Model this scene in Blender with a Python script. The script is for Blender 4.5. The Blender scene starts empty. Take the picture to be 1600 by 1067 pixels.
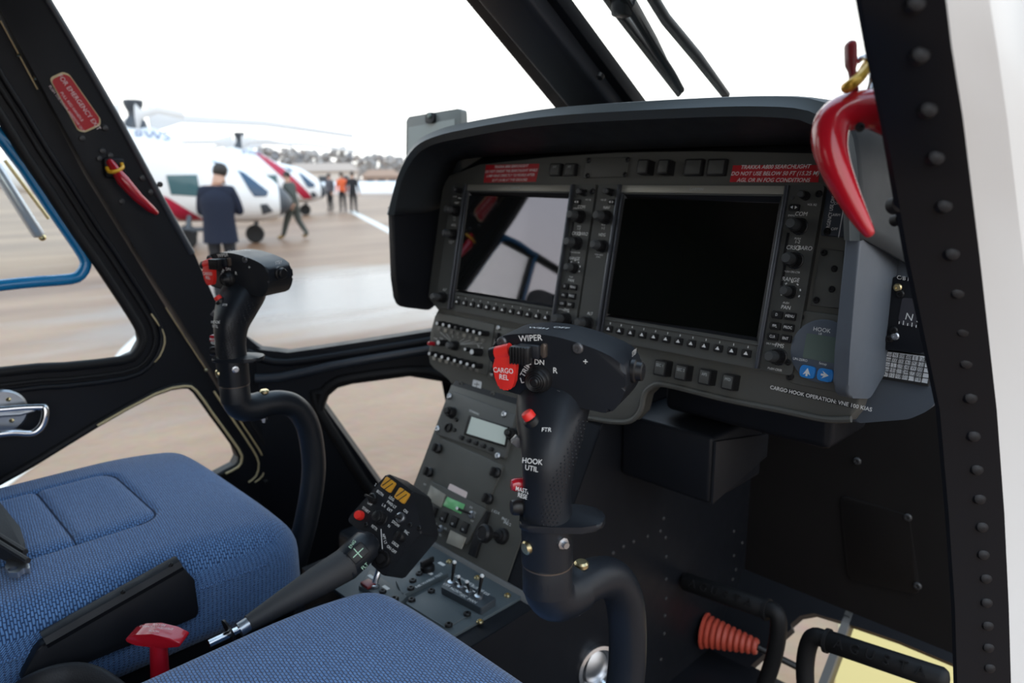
import bpy, bmesh, math, random
from mathutils import Vector as V, Matrix as MX
random.seed(4)
S = bpy.context.scene
COL = S.collection
pi, sin, cos, rad = math.pi, math.sin, math.cos, math.radians

# ------------------------------------------------------------------ camera
FPX, YAW, PIT, ROL, TAU = 1141.0, .8036, .2255, .011, .2113
CAM = V((.6355, -.774, .0145))
_F = V((-sin(YAW)*cos(PIT), cos(YAW)*cos(PIT), -sin(PIT)))
_R = V((cos(YAW), sin(YAW), 0)); _D = _F.cross(_R)
_R2 = cos(ROL)*_R + sin(ROL)*_D; _D2 = -sin(ROL)*_R + cos(ROL)*_D
def ray(px, py): return _R2*((px-800)/FPX) + _D2*((py-533.5)/FPX) + _F
def at(px, py, z): return CAM + ray(px, py)*z
def hit(px, py, n, o):
    d = ray(px, py); n = V(n); return CAM + d*((n.dot(V(o)) - n.dot(CAM))/n.dot(d))
def onX(px, py, x): return hit(px, py, (1,0,0), (x,0,0))
def onY(px, py, y): return hit(px, py, (0,1,0), (0,y,0))
def onZ(px, py, z): return hit(px, py, (0,0,1), (0,0,z))

class Fr:
    """a local frame on a surface of the cockpit"""
    def __init__(s, o, x, z):
        s.o = V(o); s.z = V(z).normalized(); x = V(x); s.x = (x - s.z*x.dot(s.z)).normalized(); s.y = s.z.cross(s.x)
    @property
    def m(s): return MX(((s.x[0],s.y[0],s.z[0],s.o[0]),(s.x[1],s.y[1],s.z[1],s.o[1]),(s.x[2],s.y[2],s.z[2],s.o[2]),(0,0,0,1)))
    def uv(s, px, py, off=0):
        p = hit(px, py, s.z, s.o + s.z*off) - s.o; return (p.dot(s.x), p.dot(s.y))
    def uvs(s, pts, off=0): return [s.uv(a, b, off) for a, b in pts]
    def w(s, u, v, n=0): return s.o + s.x*u + s.y*v + s.z*n
    def sh(s, u, v, n=0): return Fr(s.w(u, v, n), s.x, s.z)
    def spx(s, px, py, off=0): u, v = s.uv(px, py, off); return s.sh(u, v, off)

# ------------------------------------------------------------------ materials
_M = {}
def mat(name, col, rough=.5, metal=0, spec=.5, bump=0, bscale=900, var=0, vscale=40, emit=0, ior=None, coat=0):
    if name in _M: return _M[name]
    m = bpy.data.materials.new(name); m.use_nodes = True; nt = m.node_tree; b = nt.nodes['Principled BSDF']
    b.inputs['Base Color'].default_value = (*col, 1); b.inputs['Roughness'].default_value = rough
    b.inputs['Metallic'].default_value = metal; b.inputs['Specular IOR Level'].default_value = spec
    if ior: b.inputs['IOR'].default_value = ior
    if coat: b.inputs['Coat Weight'].default_value = coat; b.inputs['Coat Roughness'].default_value = .06
    if emit: b.inputs['Emission Color'].default_value = (*col, 1); b.inputs['Emission Strength'].default_value = emit
    if bump or var:
        tc = nt.nodes.new('ShaderNodeTexCoord')
    if bump:
        n = nt.nodes.new('ShaderNodeTexNoise'); n.inputs['Scale'].default_value = bscale; n.inputs['Detail'].default_value = 2
        bp = nt.nodes.new('ShaderNodeBump'); bp.inputs['Strength'].default_value = bump; bp.inputs['Distance'].default_value = .001
        nt.links.new(tc.outputs['Object'], n.inputs['Vector']); nt.links.new(n.outputs['Fac'], bp.inputs['Height']); nt.links.new(bp.outputs['Normal'], b.inputs['Normal'])
    if var:
        n = nt.nodes.new('ShaderNodeTexNoise'); n.inputs['Scale'].default_value = vscale; n.inputs['Detail'].default_value = 6
        r = nt.nodes.new('ShaderNodeMapRange'); r.inputs['To Min'].default_value = max(0, rough-var); r.inputs['To Max'].default_value = min(1, rough+var)
        nt.links.new(tc.outputs['Object'], n.inputs['Vector']); nt.links.new(n.outputs['Fac'], r.inputs['Value']); nt.links.new(r.outputs['Result'], b.inputs['Roughness'])
    _M[name] = m; return m

def glass_mat(name, tint, refl=.06):
    if name in _M: return _M[name]
    m = bpy.data.materials.new(name); m.use_nodes = True; nt = m.node_tree
    for n in list(nt.nodes): nt.nodes.remove(n)
    o = nt.nodes.new('ShaderNodeOutputMaterial'); t = nt.nodes.new('ShaderNodeBsdfTransparent'); t.inputs['Color'].default_value = (*tint, 1)
    g = nt.nodes.new('ShaderNodeBsdfGlossy'); g.inputs['Roughness'].default_value = .02
    f = nt.nodes.new('ShaderNodeFresnel'); f.inputs['IOR'].default_value = 1.3
    mul = nt.nodes.new('ShaderNodeMath'); mul.operation = 'MULTIPLY'; mul.inputs[1].default_value = refl*2.5
    x = nt.nodes.new('ShaderNodeMixShader')
    nt.links.new(f.outputs[0], mul.inputs[0]); nt.links.new(mul.outputs[0], x.inputs[0]); nt.links.new(t.outputs[0], x.inputs[1]); nt.links.new(g.outputs[0], x.inputs[2]); nt.links.new(x.outputs[0], o.inputs[0])
    _M[name] = m; return m

BLK = mat('black_paint', (.012,.013,.016), .42, spec=.3, bump=.08, bscale=1500, var=.1)
FRM = mat('frame_paint', (.009,.0102,.0135), .45, spec=.22, bump=.06, bscale=800, var=.12)
SAT = mat('grip_black', (.010,.0122,.0165), .38, spec=.35, bump=.10, bscale=2200, var=.08)
RUB = mat('black_rubber', (.009,.009,.010), .6, spec=.3)
KNB = mat('knob_black', (.010,.010,.011), .38, spec=.35)
KTIP = mat('knob_cap', (.055,.058,.06), .42)
PNL = mat('panel_grey', (.078,.078,.070), .5, bump=.12, bscale=1300, var=.08)
BEZ = mat('bezel_grey', (.060,.062,.058), .5, bump=.1, bscale=1500)
RAIL = mat('rail_metal', (.14,.15,.17), .35, .8)
CON = mat('console_bluegrey', (.075,.095,.105), .48, bump=.1, bscale=1300)
HOOD = mat('hood_vinyl', (.034,.040,.045), .5, spec=.3, bump=.2, bscale=1600, var=.1)
SIDE = mat('side_bluegrey', (.095,.112,.135), .5, bump=.08, var=.1)
RED = mat('red_gloss', (.48,.010,.022), .22, coat=.6)
REDG = mat('red_guard', (.80,.030,.022), .42)
PLAC = mat('placard_red', (.45,.012,.02), .4)
WHT = mat('white_print', (.78,.79,.78), .5)
WHL = mat('white_lamp', (.75,.76,.75), .4)
GRN = mat('green_print', (.45,.72,.52), .5)
CHR = mat('chrome', (.72,.73,.75), .18, 1)
STL = mat('satin_steel', (.52,.54,.57), .34, 1)
BRS = mat('brass', (.72,.60,.34), .30, 1)
GOLD = mat('acrylic_edge', (.62,.50,.28), .35)
YEL = mat('yellow_ring', (.80,.42,.02), .35)
AMB = mat('amber_lens', (.62,.30,.03), .3)
BLU = mat('blue_key', (.02,.22,.62), .35)
LCDG = mat('lcd_green', (.20,.58,.24), .22)
LCDP = mat('lcd_pale', (.55,.62,.56), .12)
LCDN = mat('lcd_dark_green', (.10,.135,.12), .15)
LCDT = mat('lcd_tan', (.33,.31,.26), .3)
PAPER = mat('paper', (.74,.76,.78), .6)
INK = mat('ink', (.02,.02,.02), .6)
SCR = mat('screen_glass', (.004,.005,.004), .035, ior=2.3, var=0)
SCR.node_tree.nodes['Principled BSDF'].inputs['Specular Tint'].default_value = (.92,.88,1,1)
SEALB = mat('blue_seal', (.008,.22,.50), .25, coat=.4)
BELT = mat('belt_webbing', (.014,.014,.016), .6, bump=.35, bscale=600)
WHP = mat('white_paint', (.82,.82,.80), .35, var=.1, vscale=12)
TRIMB = mat('bronze', (.14,.11,.09), .42, .6)
BOOT = mat('red_rubber', (.42,.06,.035), .5)

# ------------------------------------------------------------------ mesh builder
def rp(pts, r, seg=6):
    """polygon with rounded corners"""
    out = []; n = len(pts); rs = r if isinstance(r, (list, tuple)) else [r]*n
    for i in range(n):
        p, a, b = V(pts[i]), V(pts[i-1]), V(pts[(i+1) % n]); k = rs[i]
        u, w = (a-p), (b-p); lu, lw = u.length, w.length
        if k <= 0 or lu < 1e-9 or lw < 1e-9: out.append(tuple(p)); continue
        u /= lu; w /= lw; ang = math.acos(max(-1, min(1, u.dot(w))))
        t = min(k/max(1e-6, math.tan(ang/2)), lu*.49, lw*.49)
        s, e = p+u*t, p+w*t
        for j in range(seg+1):
            q = j/seg; out.append(tuple(s*(1-q)**2 + p*(2*q*(1-q)) + e*q*q))
    return out
def rr(w, h, r, cx=0, cy=0, seg=5):
    return rp([(cx-w/2,cy-h/2),(cx+w/2,cy-h/2),(cx+w/2,cy+h/2),(cx-w/2,cy+h/2)], r, seg)
def circ(r, cx=0, cy=0, n=24, ry=None): return [(cx+r*cos(2*pi*i/n), cy+(ry or r)*sin(2*pi*i/n)) for i in range(n)]
def smooth_path(pts, sub=6):
    pts = [V(p) for p in pts]; out = []
    for i in range(len(pts)-1):
        p0, p1, p2, p3 = pts[max(i-1,0)], pts[i], pts[i+1], pts[min(i+2,len(pts)-1)]
        for j in range(sub):
            t = j/sub
            out.append(.5*((2*p1)+(p2-p0)*t+(2*p0-5*p1+4*p2-p3)*t*t+(3*p1-p0-3*p2+p3)*t**3))
    out.append(pts[-1]); return out

class G:
    def __init__(s): s.b = bmesh.new()
    def _tf(s, vs, M):
        if M is not None:
            if isinstance(M, Fr): M = M.m
            bmesh.ops.transform(s.b, matrix=M, verts=vs)
    def prism(s, pts, z0, z1, bev=0, seg=2, M=None, bot=False):
        b = s.b; n = len(pts)
        lo = [b.verts.new((p[0], p[1], z0)) for p in pts]; hi = [b.verts.new((p[0], p[1], z1)) for p in pts]
        f1 = b.faces.new(hi); f0 = b.faces.new(lo[::-1])
        for i in range(n): b.faces.new((lo[i], lo[(i+1)%n], hi[(i+1)%n], hi[i]))
        area = sum(pts[i][0]*pts[(i+1)%n][1]-pts[(i+1)%n][0]*pts[i][1] for i in range(n))
        vs = lo+hi
        if bev > 0:
            ed = list(f1.edges) + (list(f0.edges) if bot else [])
            r = bmesh.ops.bevel(b, geom=ed, offset=bev, segments=seg, profile=.5, affect='EDGES', clamp_overlap=True)
            vs = list({v for v in vs if v.is_valid} | set(r['verts']))
        if (area < 0) != (z1 < z0):
            fs = list({f for v in vs for f in v.link_faces}); bmesh.ops.reverse_faces(b, faces=fs)
        s._tf(vs, M); return s
    def box(s, x0, y0, z0, x1, y1, z1, bev=0, seg=2, M=None):
        b = s.b; r = bmesh.ops.create_cube(b, size=1); vs = r['verts']
        for v in vs: v.co = V(((x0+x1)/2+v.co.x*(x1-x0), (y0+y1)/2+v.co.y*(y1-y0), (z0+z1)/2+v.co.z*(z1-z0)))
        if bev > 0:
            ed = list({e for v in vs for e in v.link_edges})
            q = bmesh.ops.bevel(b, geom=ed, offset=bev, segments=seg, profile=.5, affect='EDGES', clamp_overlap=True)
            vs = list({v for v in vs if v.is_valid} | set(q['verts']))
        s._tf(vs, M); return s
    def rings(s, rings, close=True, cap=True, M=None):
        b = s.b; R = [[b.verts.new(p) for p in r] for r in rings]; n = len(R[0])
        for i in range(len(R)-1):
            for j in range(n if close else n-1):
                k = (j+1) % n; b.faces.new((R[i][j], R[i][k], R[i+1][k], R[i+1][j]))
        if cap and close:
            if len({tuple(round(c,7) for c in v.co) for v in R[0]}) > 2: b.faces.new(R[0][::-1])
            if len({tuple(round(c,7) for c in v.co) for v in R[-1]}) > 2: b.faces.new(R[-1])
        s._tf([v for r in R for v in r], M); return s
    def lathe(s, prof, n=24, M=None, flute=0, nf=18, cx=0, cy=0, cap=True):
        rg = []
        for k, (r, z) in enumerate(prof):
            rg.append([V((cx+rr_*cos(2*pi*i/n), cy+rr_*sin(2*pi*i/n), z)) for i in range(n) for rr_ in [max(r, 1e-5)*(1 - (flute if (i*nf*2//n) % 2 else 0))]])
        return s.rings(rg, M=M, cap=cap)
    def tube(s, path, r, n=14, cap=True, M=None, flat=None, round_=0):
        P = [V(p) for p in path]; rs = r if isinstance(r, (list, tuple)) else [r]*len(P)
        rg = []; up = None
        for i, p in enumerate(P):
            t = (P[min(i+1,len(P)-1)] - P[max(i-1,0)]).normalized()
            if up is None: up = V((0,0,1)) if abs(t.z) < .9 else V((0,1,0))
            a = (up - t*up.dot(t)).normalized(); up = a; c = t.cross(a)
            f = flat or 1
            rg.append([p + a*(rs[i]*cos(2*pi*k/n)) + c*(rs[i]*f*sin(2*pi*k/n)) for k in range(n)])
        if round_:
            def capr(ring, c, t, rv):
                return [[c + (q-c)*cos(w*pi/2) + t*(rv*sin(w*pi/2)) for q in ring] for w in (.35,.7,.95)]
            t0 = (P[0]-P[1]).normalized(); t1 = (P[-1]-P[-2]).normalized()
            rg = capr(rg[0], P[0], t0, rs[0]*round_)[::-1] + rg + capr(rg[-1], P[-1], t1, rs[-1]*round_)
        return s.rings(rg, M=M, cap=cap)
    def plate(s, outer, holes, z0, z1, M=None):
        b = bmesh.new(); es = []
        for lp in [outer]+list(holes):
            vs = [b.verts.new((p[0],p[1],z0)) for p in lp]
            es += [b.edges.new((vs[i], vs[(i+1)%len(vs)])) for i in range(len(vs))]
        bmesh.ops.triangle_fill(b, use_beauty=True, use_dissolve=False, edges=es)
        for f in b.faces:
            f.normal_update()
        bmesh.ops.recalc_face_normals(b, faces=b.faces)
        fs = list(b.faces)
        if sum(f.normal.z*f.calc_area() for f in fs)*(z1-z0) > 0: bmesh.ops.reverse_faces(b, faces=fs)
        r = bmesh.ops.extrude_face_region(b, geom=fs + list(b.edges) + list(b.verts), use_keep_orig=True)
        nv = [e for e in r['geom'] if isinstance(e, bmesh.types.BMVert)]
        for v in nv: v.co.z = z1
        bmesh.ops.recalc_face_normals(b, faces=b.faces)
        if M is not None: bmesh.ops.transform(b, matrix=(M.m if isinstance(M, Fr) else M), verts=b.verts)
        me = bpy.data.meshes.new('t'); b.to_mesh(me); b.free(); s.b.from_mesh(me); bpy.data.meshes.remove(me); return s
    def ball(s, c, r, sx=1, sy=1, sz=1, sub=2, M=None):
        q = bmesh.ops.create_icosphere(s.b, subdivisions=sub, radius=r)
        for v in q['verts']: v.co = V(c) + V((v.co.x*sx, v.co.y*sy, v.co.z*sz))
        s._tf(q['verts'], M); return s

def mk(name, g, m, parent=None, ang=38, label=None):
    me = bpy.data.meshes.new(name); bmesh.ops.recalc_face_normals(g.b, faces=g.b.faces); g.b.to_mesh(me); g.b.free()
    for p in me.polygons: p.use_smooth = True
    try: me.set_sharp_from_angle(angle=rad(ang))
    except Exception: pass
    me.materials.append(m); o = bpy.data.objects.new(name, me); COL.objects.link(o)
    if parent is not None: o.parent = parent
    if label: o['label'] = label
    return o
def thing(name, label, cat, fr=None, group=None):
    o = bpy.data.objects.new(name, None); COL.objects.link(o); o.empty_display_size = .02
    o['label'] = label; o['category'] = cat
    if group: o['group'] = group
    if fr is not None: o.matrix_world = fr.m if isinstance(fr, Fr) else (MX.Translation(V(fr)) if not isinstance(fr, MX) else fr)
    return o
def tag(o, label, cat, group=None, kind=None):
    o['label'] = label; o['category'] = cat
    if group: o['group'] = group
    if kind: o['kind'] = kind
    return o
def struct(name, g, m, label, cat, fr=None, ang=38):
    o = mk(name, g, m, None, ang)
    if fr is not None: o.matrix_world = fr.m
    tag(o, label, cat, None, 'structure'); return o
def text(parent, s, x, y, z, size, m=None, rot=0, shear=0, align='CENTER', M=None, sx=1, name='lettering', bold=0, ext=0):
    c = bpy.data.curves.new(name, 'FONT'); c.extrude = ext; c.body = s; c.size = size; c.align_x = align; c.align_y = 'CENTER'; c.shear = shear; c.space_line = .95
    c.resolution_u = 3; c.offset = bold*size
    f_ = bpy.data.objects.new('f', c); me = bpy.data.meshes.new_from_object(f_); bpy.data.objects.remove(f_); bpy.data.curves.remove(c); me.name = name
    me.materials.clear(); me.materials.append(m or WHT); o = bpy.data.objects.new(name, me); COL.objects.link(o); o.parent = parent
    base = (M.m if isinstance(M, Fr) else M) if M is not None else MX.Identity(4)
    o.matrix_local = base @ MX.Translation((x, y, z)) @ MX.Rotation(rot, 4, 'Z') @ MX.Diagonal((sx, 1, 1, 1)); return o
def dup(o, parent=None):
    c = o.copy(); COL.objects.link(c)
    if parent is not None: c.parent = parent
    for ch in list(o.children): dup(ch, c)
    return c
def loft2(curves):
    """rows of equal-count open polylines -> sheet"""
    return curves
def resample(pts, n):
    pts = [V(p) for p in pts]; L = [0]
    for i in range(1, len(pts)): L.append(L[-1] + (pts[i]-pts[i-1]).length)
    out = []; k = 0
    for i in range(n):
        t = L[-1]*i/(n-1)
        while k < len(L)-2 and L[k+1] < t: k += 1
        d = L[k+1]-L[k]; out.append(pts[k].lerp(pts[k+1], 0 if d < 1e-9 else (t-L[k])/d))
    return out
def screw(parent, x, y, z, r, m=KNB, name='screw', M=None):
    g = G().lathe([(r,z),(r,z+r*.35),(r*.75,z+r*.6),(r*.42,z+r*.62),(r*.36,z+r*.25),(0,z+r*.25)], 12, cx=x, cy=y, M=M)
    return mk(name, g, m, parent)

# world-space frames
PF = Fr((0,0,0), (1,0,0), (0,-cos(TAU),sin(TAU)))                       # main panel
PD = Fr((0,-.066,-.317), (1,0,0), (0,-cos(rad(29)),sin(rad(29))))       # pedestal slope
CZ = -.52
CF = Fr((0,-.3,CZ), (1,0,0), (0,0,1))                                   # console top
# ================================================================== instrument panel
def knob(parent, x, y, r, h, tipr=None, tiph=0, z=0, name='knob', cap=KTIP, m=KNB, nf=18):
    prof = [(r*1.12,z),(r*1.12,z+h*.12),(r,z+h*.16),(r*.97,z+h*.86),(r*.86,z+h)]
    if tipr is None: prof += [(0,z+h)]
    else: prof += [(tipr,z+h)]
    g = G().lathe(prof, 36, cx=x, cy=y, flute=.05, nf=nf)
    k = mk(name, g, m, parent, 30)
    if tipr:
        t = G().lathe([(tipr,z+h*.9),(tipr,z+h+tiph*.82),(tipr*.8,z+h+tiph),(0,z+h+tiph*1.02)], 20, cx=x, cy=y)
        mk('knob_cap', t, cap, k, 40)
    return k

ip = thing('instrument_panel', 'wide grey instrument panel under the black hood, carrying both big displays', 'instrument panel', PF)
bot = [(1338,640),(1325,656),(1290,654),(1220,640),(1130,622),(1040,600),(1018,603),(1006,615),(1000,640),(985,656),(960,658),(920,652),(850,640),(790,627),(712,607),(703,598),(699,588),(690,581),(678,577),(671,568),(669,553),(673,515),(679,493),(688,484)]
out = [(-.338,-.19),(-.338,.012),(-.25,.032),(-.1,.040),(.02,.043),(.15,.041),(.28,.035),(.372,.022),(.376,-.19)] 
outl = out + PF.uvs(bot, -.008)
mk('face', G().prism(outl, -.030, -.008, .0025), PNL, ip)
mk('back_plate', G().prism([(-.345,-.19),(-.345,.02),(-.26,.055),(-.1,.066),(.1,.068),(.28,.060),(.335,.045),(.375,.01),(.375,-.19)], -.040, -.032), FRM, ip)
# raised flange that follows the cut-out under the panel
fl = [PF.w(u, v, -.006) for u, v in PF.uvs([(1330,655),(1290,655),(1220,641),(1130,623),(1040,601),(1018,604),(1007,616),(1001,641),(986,657),(960,659),(920,653),(850,641)], -.006)]
inv = PF.m.inverted()
mk('edge_flange', G().tube([inv @ p for p in smooth_path(fl, 4)], .0035, 8), PNL, ip)

def press(px, py, wpx, hpx, depth, s=None, name='push_button', m=None, fr=PF, par=ip, off=-.008, bevel=.0012):
    u, v = fr.uv(px, py, off+depth)
    a, b = fr.uv(px-wpx/2, py, off+depth), fr.uv(px+wpx/2, py, off+depth); c, d_ = fr.uv(px, py-hpx/2, off+depth), fr.uv(px, py+hpx/2, off+depth)
    w, h = abs(b[0]-a[0]), abs(c[1]-d_[1])
    o = mk(name, G().prism(rr(w, h, .0012, u, v), off, off+depth, bevel), m or KNB, par)
    mk('button_face', G().prism(rr(w*.78, h*.8, .001, u, v), off+depth, off+depth+.0008, .0004), BEZ, o)
    if s: text(o, s, u, v+h*.17, off+depth+.0011, h*.26, mat('dim_print', (.4,.42,.42), .5), sx=.9)
    return o
press(867, 264.5, 17, 19, .006, 'PFT', 'annunciator'); press(890, 264.5, 17, 19, .006, 'PFT', 'annunciator')
press(1004, 260, 17, 22, .014); press(1036, 260, 17, 22, .014)
press(1083, 261, 29, 26, .005, None, 'annunciator'); press(1119, 261, 30, 26, .005, None, 'annunciator')
for (x, y, s) in ((1031,575,'SEC 1'),(1063.5,582,'SEC 2'),(1100.6,589,'AFS'),(1137,597,'PFD')): press(x, y, 19, 25, .014, s)
q = PF.uvs([(915.5,247),(914,278.5),(980.5,276.5),(985.4,246.5)], -.008)
cp = mk('cover_plate', G().prism(q[::1], -.008, -.0055, .0006), PNL, ip)
for (x, y) in ((920,251),(918,274.5),(977,273),(981,249.5)): u, v = PF.uv(x, y, -.0055); screw(cp, u, v, -.0055, .0035)
def placard(quad, lines, size, m=PLAC, off=-.008, label=None, tcol=None, fr=PF, par=ip, gap=None, shear=0, rot=0):
    qd = fr.uvs(quad, off); cx = sum(p[0] for p in qd)/4; cy = sum(p[1] for p in qd)/4
    o = mk('placard', G().prism(qd, off, off+.0008), m, par, label=label); n = len(lines)
    g = gap or size*1.15
    ax = (V(qd[1])-V(qd[0])); r = math.atan2(ax.y, ax.x) + rot if rot is not None else 0
    for i, s in enumerate(lines):
        dv = V((-sin(r), cos(r)))*(((n-1)/2-i)*g); text(o, s, cx+dv.x, cy+dv.y, off+.0011, size, tcol or WHT, rot=r, shear=shear, bold=.012)
    return o
placard([(1140.5,284.5),(1279,285),(1281,258),(1146,258.5)], ['TRAKKA A800 SEARCHLIGHT','DO NOT USE BELOW 50 FT (15.25 M)','AGL OR IN FOG CONDITIONS'], .0062, label='red searchlight warning placard', shear=.25, gap=.0073)
placard([(756,285.5),(837.5,284),(843,256),(760,258)], ['TRAKKA A800 SEARCHLIGHT','DO NOT ORIENT THE SEARCHLIGHT WHILE','LAMP HEAD DIRECTLY TO PEOPLE AFTER','30 FT (10 M) AT THE GROUND'], .0056, label='red searchlight warning placard', shear=.2, gap=.0068)
placard([(1227.5,614),(1334,638),(1335,631),(1229,606)], ['CARGO HOOK OPERATION: VNE 100 KIAS'], .0056, m=INK, label='black label strip with white lettering')
# white circuit sticker and screws on the lower apron
u, v = PF.uv(745, 604, -.008); st = mk('sticker', G().prism(rr(.020,.019,.002,u,v), -.008, -.0074), PAPER, ip, label='white sticker with small black diagram')
g = G(); 
for a, b, w, h in ((-.005,-.005,.004,.003),(.004,-.006,.004,.003),(0,.001,.001,.012),(.003,.004,.006,.001),(-.004,.003,.005,.001),(0,-.002,.010,.0008)): g.box(u+a-w/2, v+b-h/2, -.0074, u+a+w/2, v+b+h/2, -.0071)
mk('diagram', g, INK, st)
for (x, y) in ((721,600),(771,616),(827,634)): u, v = PF.uv(x, y, -.008); screw(ip, u, v, -.008, .005, PNL)
# EMERGENCY USE ONLY plate at the upper right
q = PF.uvs([(1284,368),(1322,371),(1332,300),(1293,297)], -.006)
ep = mk('switch_plate', G().prism(q, -.008, -.003, .001), mat('navy_plate', (.03,.04,.055), .4), ip, label='dark plate lettered EMERGENCY USE ONLY')
u, v = PF.uv(1298, 334, -.003); text(ep, 'EMERGENCY USE ONLY', u, v, -.0026, .0052, rot=pi/2-.0, sx=.8)
for s, (x, y) in (('ON',(1308,318)),('ARM',(1307,336)),('OFF',(1304,358))): u, v = PF.uv(x, y, -.003); text(ep, s, u, v, -.0026, .004)
u, v = PF.uv(1316,338,-.003); mk('trim_line', G().box(u-.0004,v-.022,-.003,u+.0004,v+.022,-.0026), WHT, ep)
u, v = PF.uv(1293,362,-.003); screw(ep, u, v, -.003, .004)
q = PF.uvs([(1268,477),(1316,483),(1320,393),(1284,388)], -.008)
bp = mk('cover_plate', G().prism(q, -.008, -.005, .0008), PNL, ip)
for (x, y) in ((1288,395),(1276,469),(1304,420),(1300,452)): u, v = PF.uv(x, y, -.005); screw(bp, u, v, -.005, .0035)

# ------------------------------------------------------------------ displays
GR = PF.sh(.153, 0, 0)
def arrow(parent, x, y, z, s=.0026): return mk('arrow_mark', G().prism([(x-s,y-s*.6),(x+s,y-s*.6),(x,y+s*.9)], z, z+.0003), WHL, parent)
def build_gdu():
    t = thing('flight_display', 'x', 'display', GR)
    W, H = .151, .202; sw, st_, sb = .1065, -.0125, -.172
    mk('bezel', G().plate(rr(2*W, H, .005, 0, -H/2), [[(-sw,st_),(sw,st_),(sw,sb),(-sw,sb)]], -.012, 0), BEZ, t)
    # sloping reveal round the glass
    g = G()
    a = [(-sw,st_),(sw,st_),(sw,sb),(-sw,sb)]; i_ = [(-sw+.004,st_-.006),(sw-.004,st_-.006),(sw-.004,sb+.004),(-sw+.004,sb+.004)]
    g.rings([[V((x,y,0)) for x, y in a], [V((x,y,-.005)) for x, y in i_], [V((x,y,-.016)) for x, y in i_]], cap=False)
    mk('screen_reveal', g, KNB, t)
    g = G(); wz = lambda x: -.0034 - .0044*x/.1025
    g.rings([[V((x,y,-.016)) for x, y in i_], [V((x,y,wz(x))) for x, y in i_]]); mk('screen', g, SCR, t)
    mk('header_strip', G().box(-sw-.004,-.0105,0,sw+.006,-.0015,.0012,.0005), mat('header_strip', (.30,.29,.25), .38, .3), t)  # strip coloured tan to stand for the light it catches
    text(t, 'GARMIN', 0, -.006, .0015, .005, mat('dim_print', (.4,.42,.42), .5))
    for x in (-.1125, .1125):
        g = G().box(x-.0022,-H+.001,0,x+.0022,-.001,.006,.001); mk('rail', g, RAIL, t)
    mk('rail', G().box(-.108,-H+.004,0,-.1055,-.012,.004,.0008), RAIL, t)
    mk('lower_lip', G().prism([(-.110,-.1745),(.110,-.1745),(.110,-.1765),(-.110,-.1765)], 0, .0015, .0005), BEZ, t)
    for i in range(12):
        x = (i-5.5)*.0176; k = mk('softkey', G().prism(rr(.0108,.0088,.0015,x,-.187), 0, .0028, .0008), KNB, t); arrow(k, x, -.187, .0029)
        mk('tick_mark', G().box(x-.0003,-.181,0,x+.0003,-.1785,.0004), WHT, t)
    L = lambda px, py: GR.uv(px, py, 0)
    def tx(s, px, py, size, m=None): u, v = L(px, py); text(t, s, u, v, .0006, size, m, shear=.12, sx=.95)
    # right strip
    u, v = L(1259.5,306.5); knob(t, u, v, .0044, .011, .0036, .004)
    u, v = L(1238.5,308.5); mk('light_sensor', G().lathe([(.0022,0),(.002,.0007),(0,.001)],16,cx=u,cy=v), KTIP, t)
    u, v = L(1280,303); screw(t, u, v, 0, .0038)
    u, v = L(1242,324.5); k = mk('swap_key', G().prism(rr(.0115,.0072,.0016,u,v),0,.0025,.0007), KNB, t)
    for sx in (-1,1): mk('arrow_mark', G().prism([(u+sx*.0038,v),(u+sx*.0012,v+.0016),(u+sx*.0012,v-.0016)],.0026,.0029), WHL, k)
    tx('COM',1252,334.5,.0062); tx('VOL SQ',1269,320,.0030); tx('EMERG',1237,337,.0026)
    u, v = L(1250,354); knob(t, u, v, .0084, .012, .0058, .012)
    tx('1-2',1246,378,.0048); tx('PUSH',1246.5,373,.003); tx('CRS',1236,387,.0062); tx('BARO',1258,388,.0062)
    u, v = L(1247,387.3); mk('ring_mark', G().plate(circ(.0026,u,v,16),[circ(.002,u,v,16)],0,.0004), WHT, t)
    u, v = L(1243,407); knob(t, u, v, .0084, .012, .0058, .012)
    tx('PUSH CRS CTR',1237.5,425,.0028); tx('RANGE',1235.5,437,.0062)
    u, v = L(1235.5,456); knob(t, u, v, .0068, .008, .005, .010)
    for a in range(7):
        w = rad(-20+a*37); mk('arc_mark', G().prism(rr(.0022,.0012,.0003),0,.0004, M=MX.Translation((u+.0105*cos(w),v+.0105*sin(w),0))@MX.Rotation(w+pi/2,4,'Z')), WHT, t)
    tx('PAN',1228,480.5,.0058); tx('PUSH',1228.5,473.5,.003)
    for s, px, py in (('D',1215.3,492),('MENU',1236,494.3),('FPL',1212.3,509.5),('PROC',1233,512),('CLR',1208.7,526),('ENT',1229,529)):
        u, v = L(px, py); k = mk('key', G().prism(rr(.0122,.0085,.0018,u,v),0,.003,.0009), KNB, t); text(k, s, u, v, .0032, .0042, sx=.85)
    tx('FMS',1218,540,.0062); tx('DFLT MAP',1205,537.5,.0026)
    u, v = L(1217.5,557.5); knob(t, u, v, .0084, .012, .0058, .013); tx('PUSH CRSR',1210.6,577,.0034)
    u, v = L(1232,566); screw(t, u, v, 0, .0035)
    for px, py in ((1229,381),(1224,429)):
        u, v = L(px, py); mk('card_slot', G().box(u-.0016,v-.012,0,u+.0016,v+.012,.0006,.0003), KNB, t)
    # left strip
    u, v = L(956,301); knob(t, u, v, .0044, .011, .0036, .004)
    u, v = L(957,316); k = mk('swap_key', G().prism(rr(.0115,.0072,.0016,u,v),0,.0025,.0007), KNB, t)
    for sx in (-1,1): mk('arrow_mark', G().prism([(u+sx*.0038,v),(u+sx*.0012,v+.0016),(u+sx*.0012,v-.0016)],.0026,.0029), WHL, k)
    tx('VOL ID',943,312.5,.003); tx('NAV',948,324.5,.0056)
    u, v = L(948,340); knob(t, u, v, .0084, .012, .0058, .012)
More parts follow.
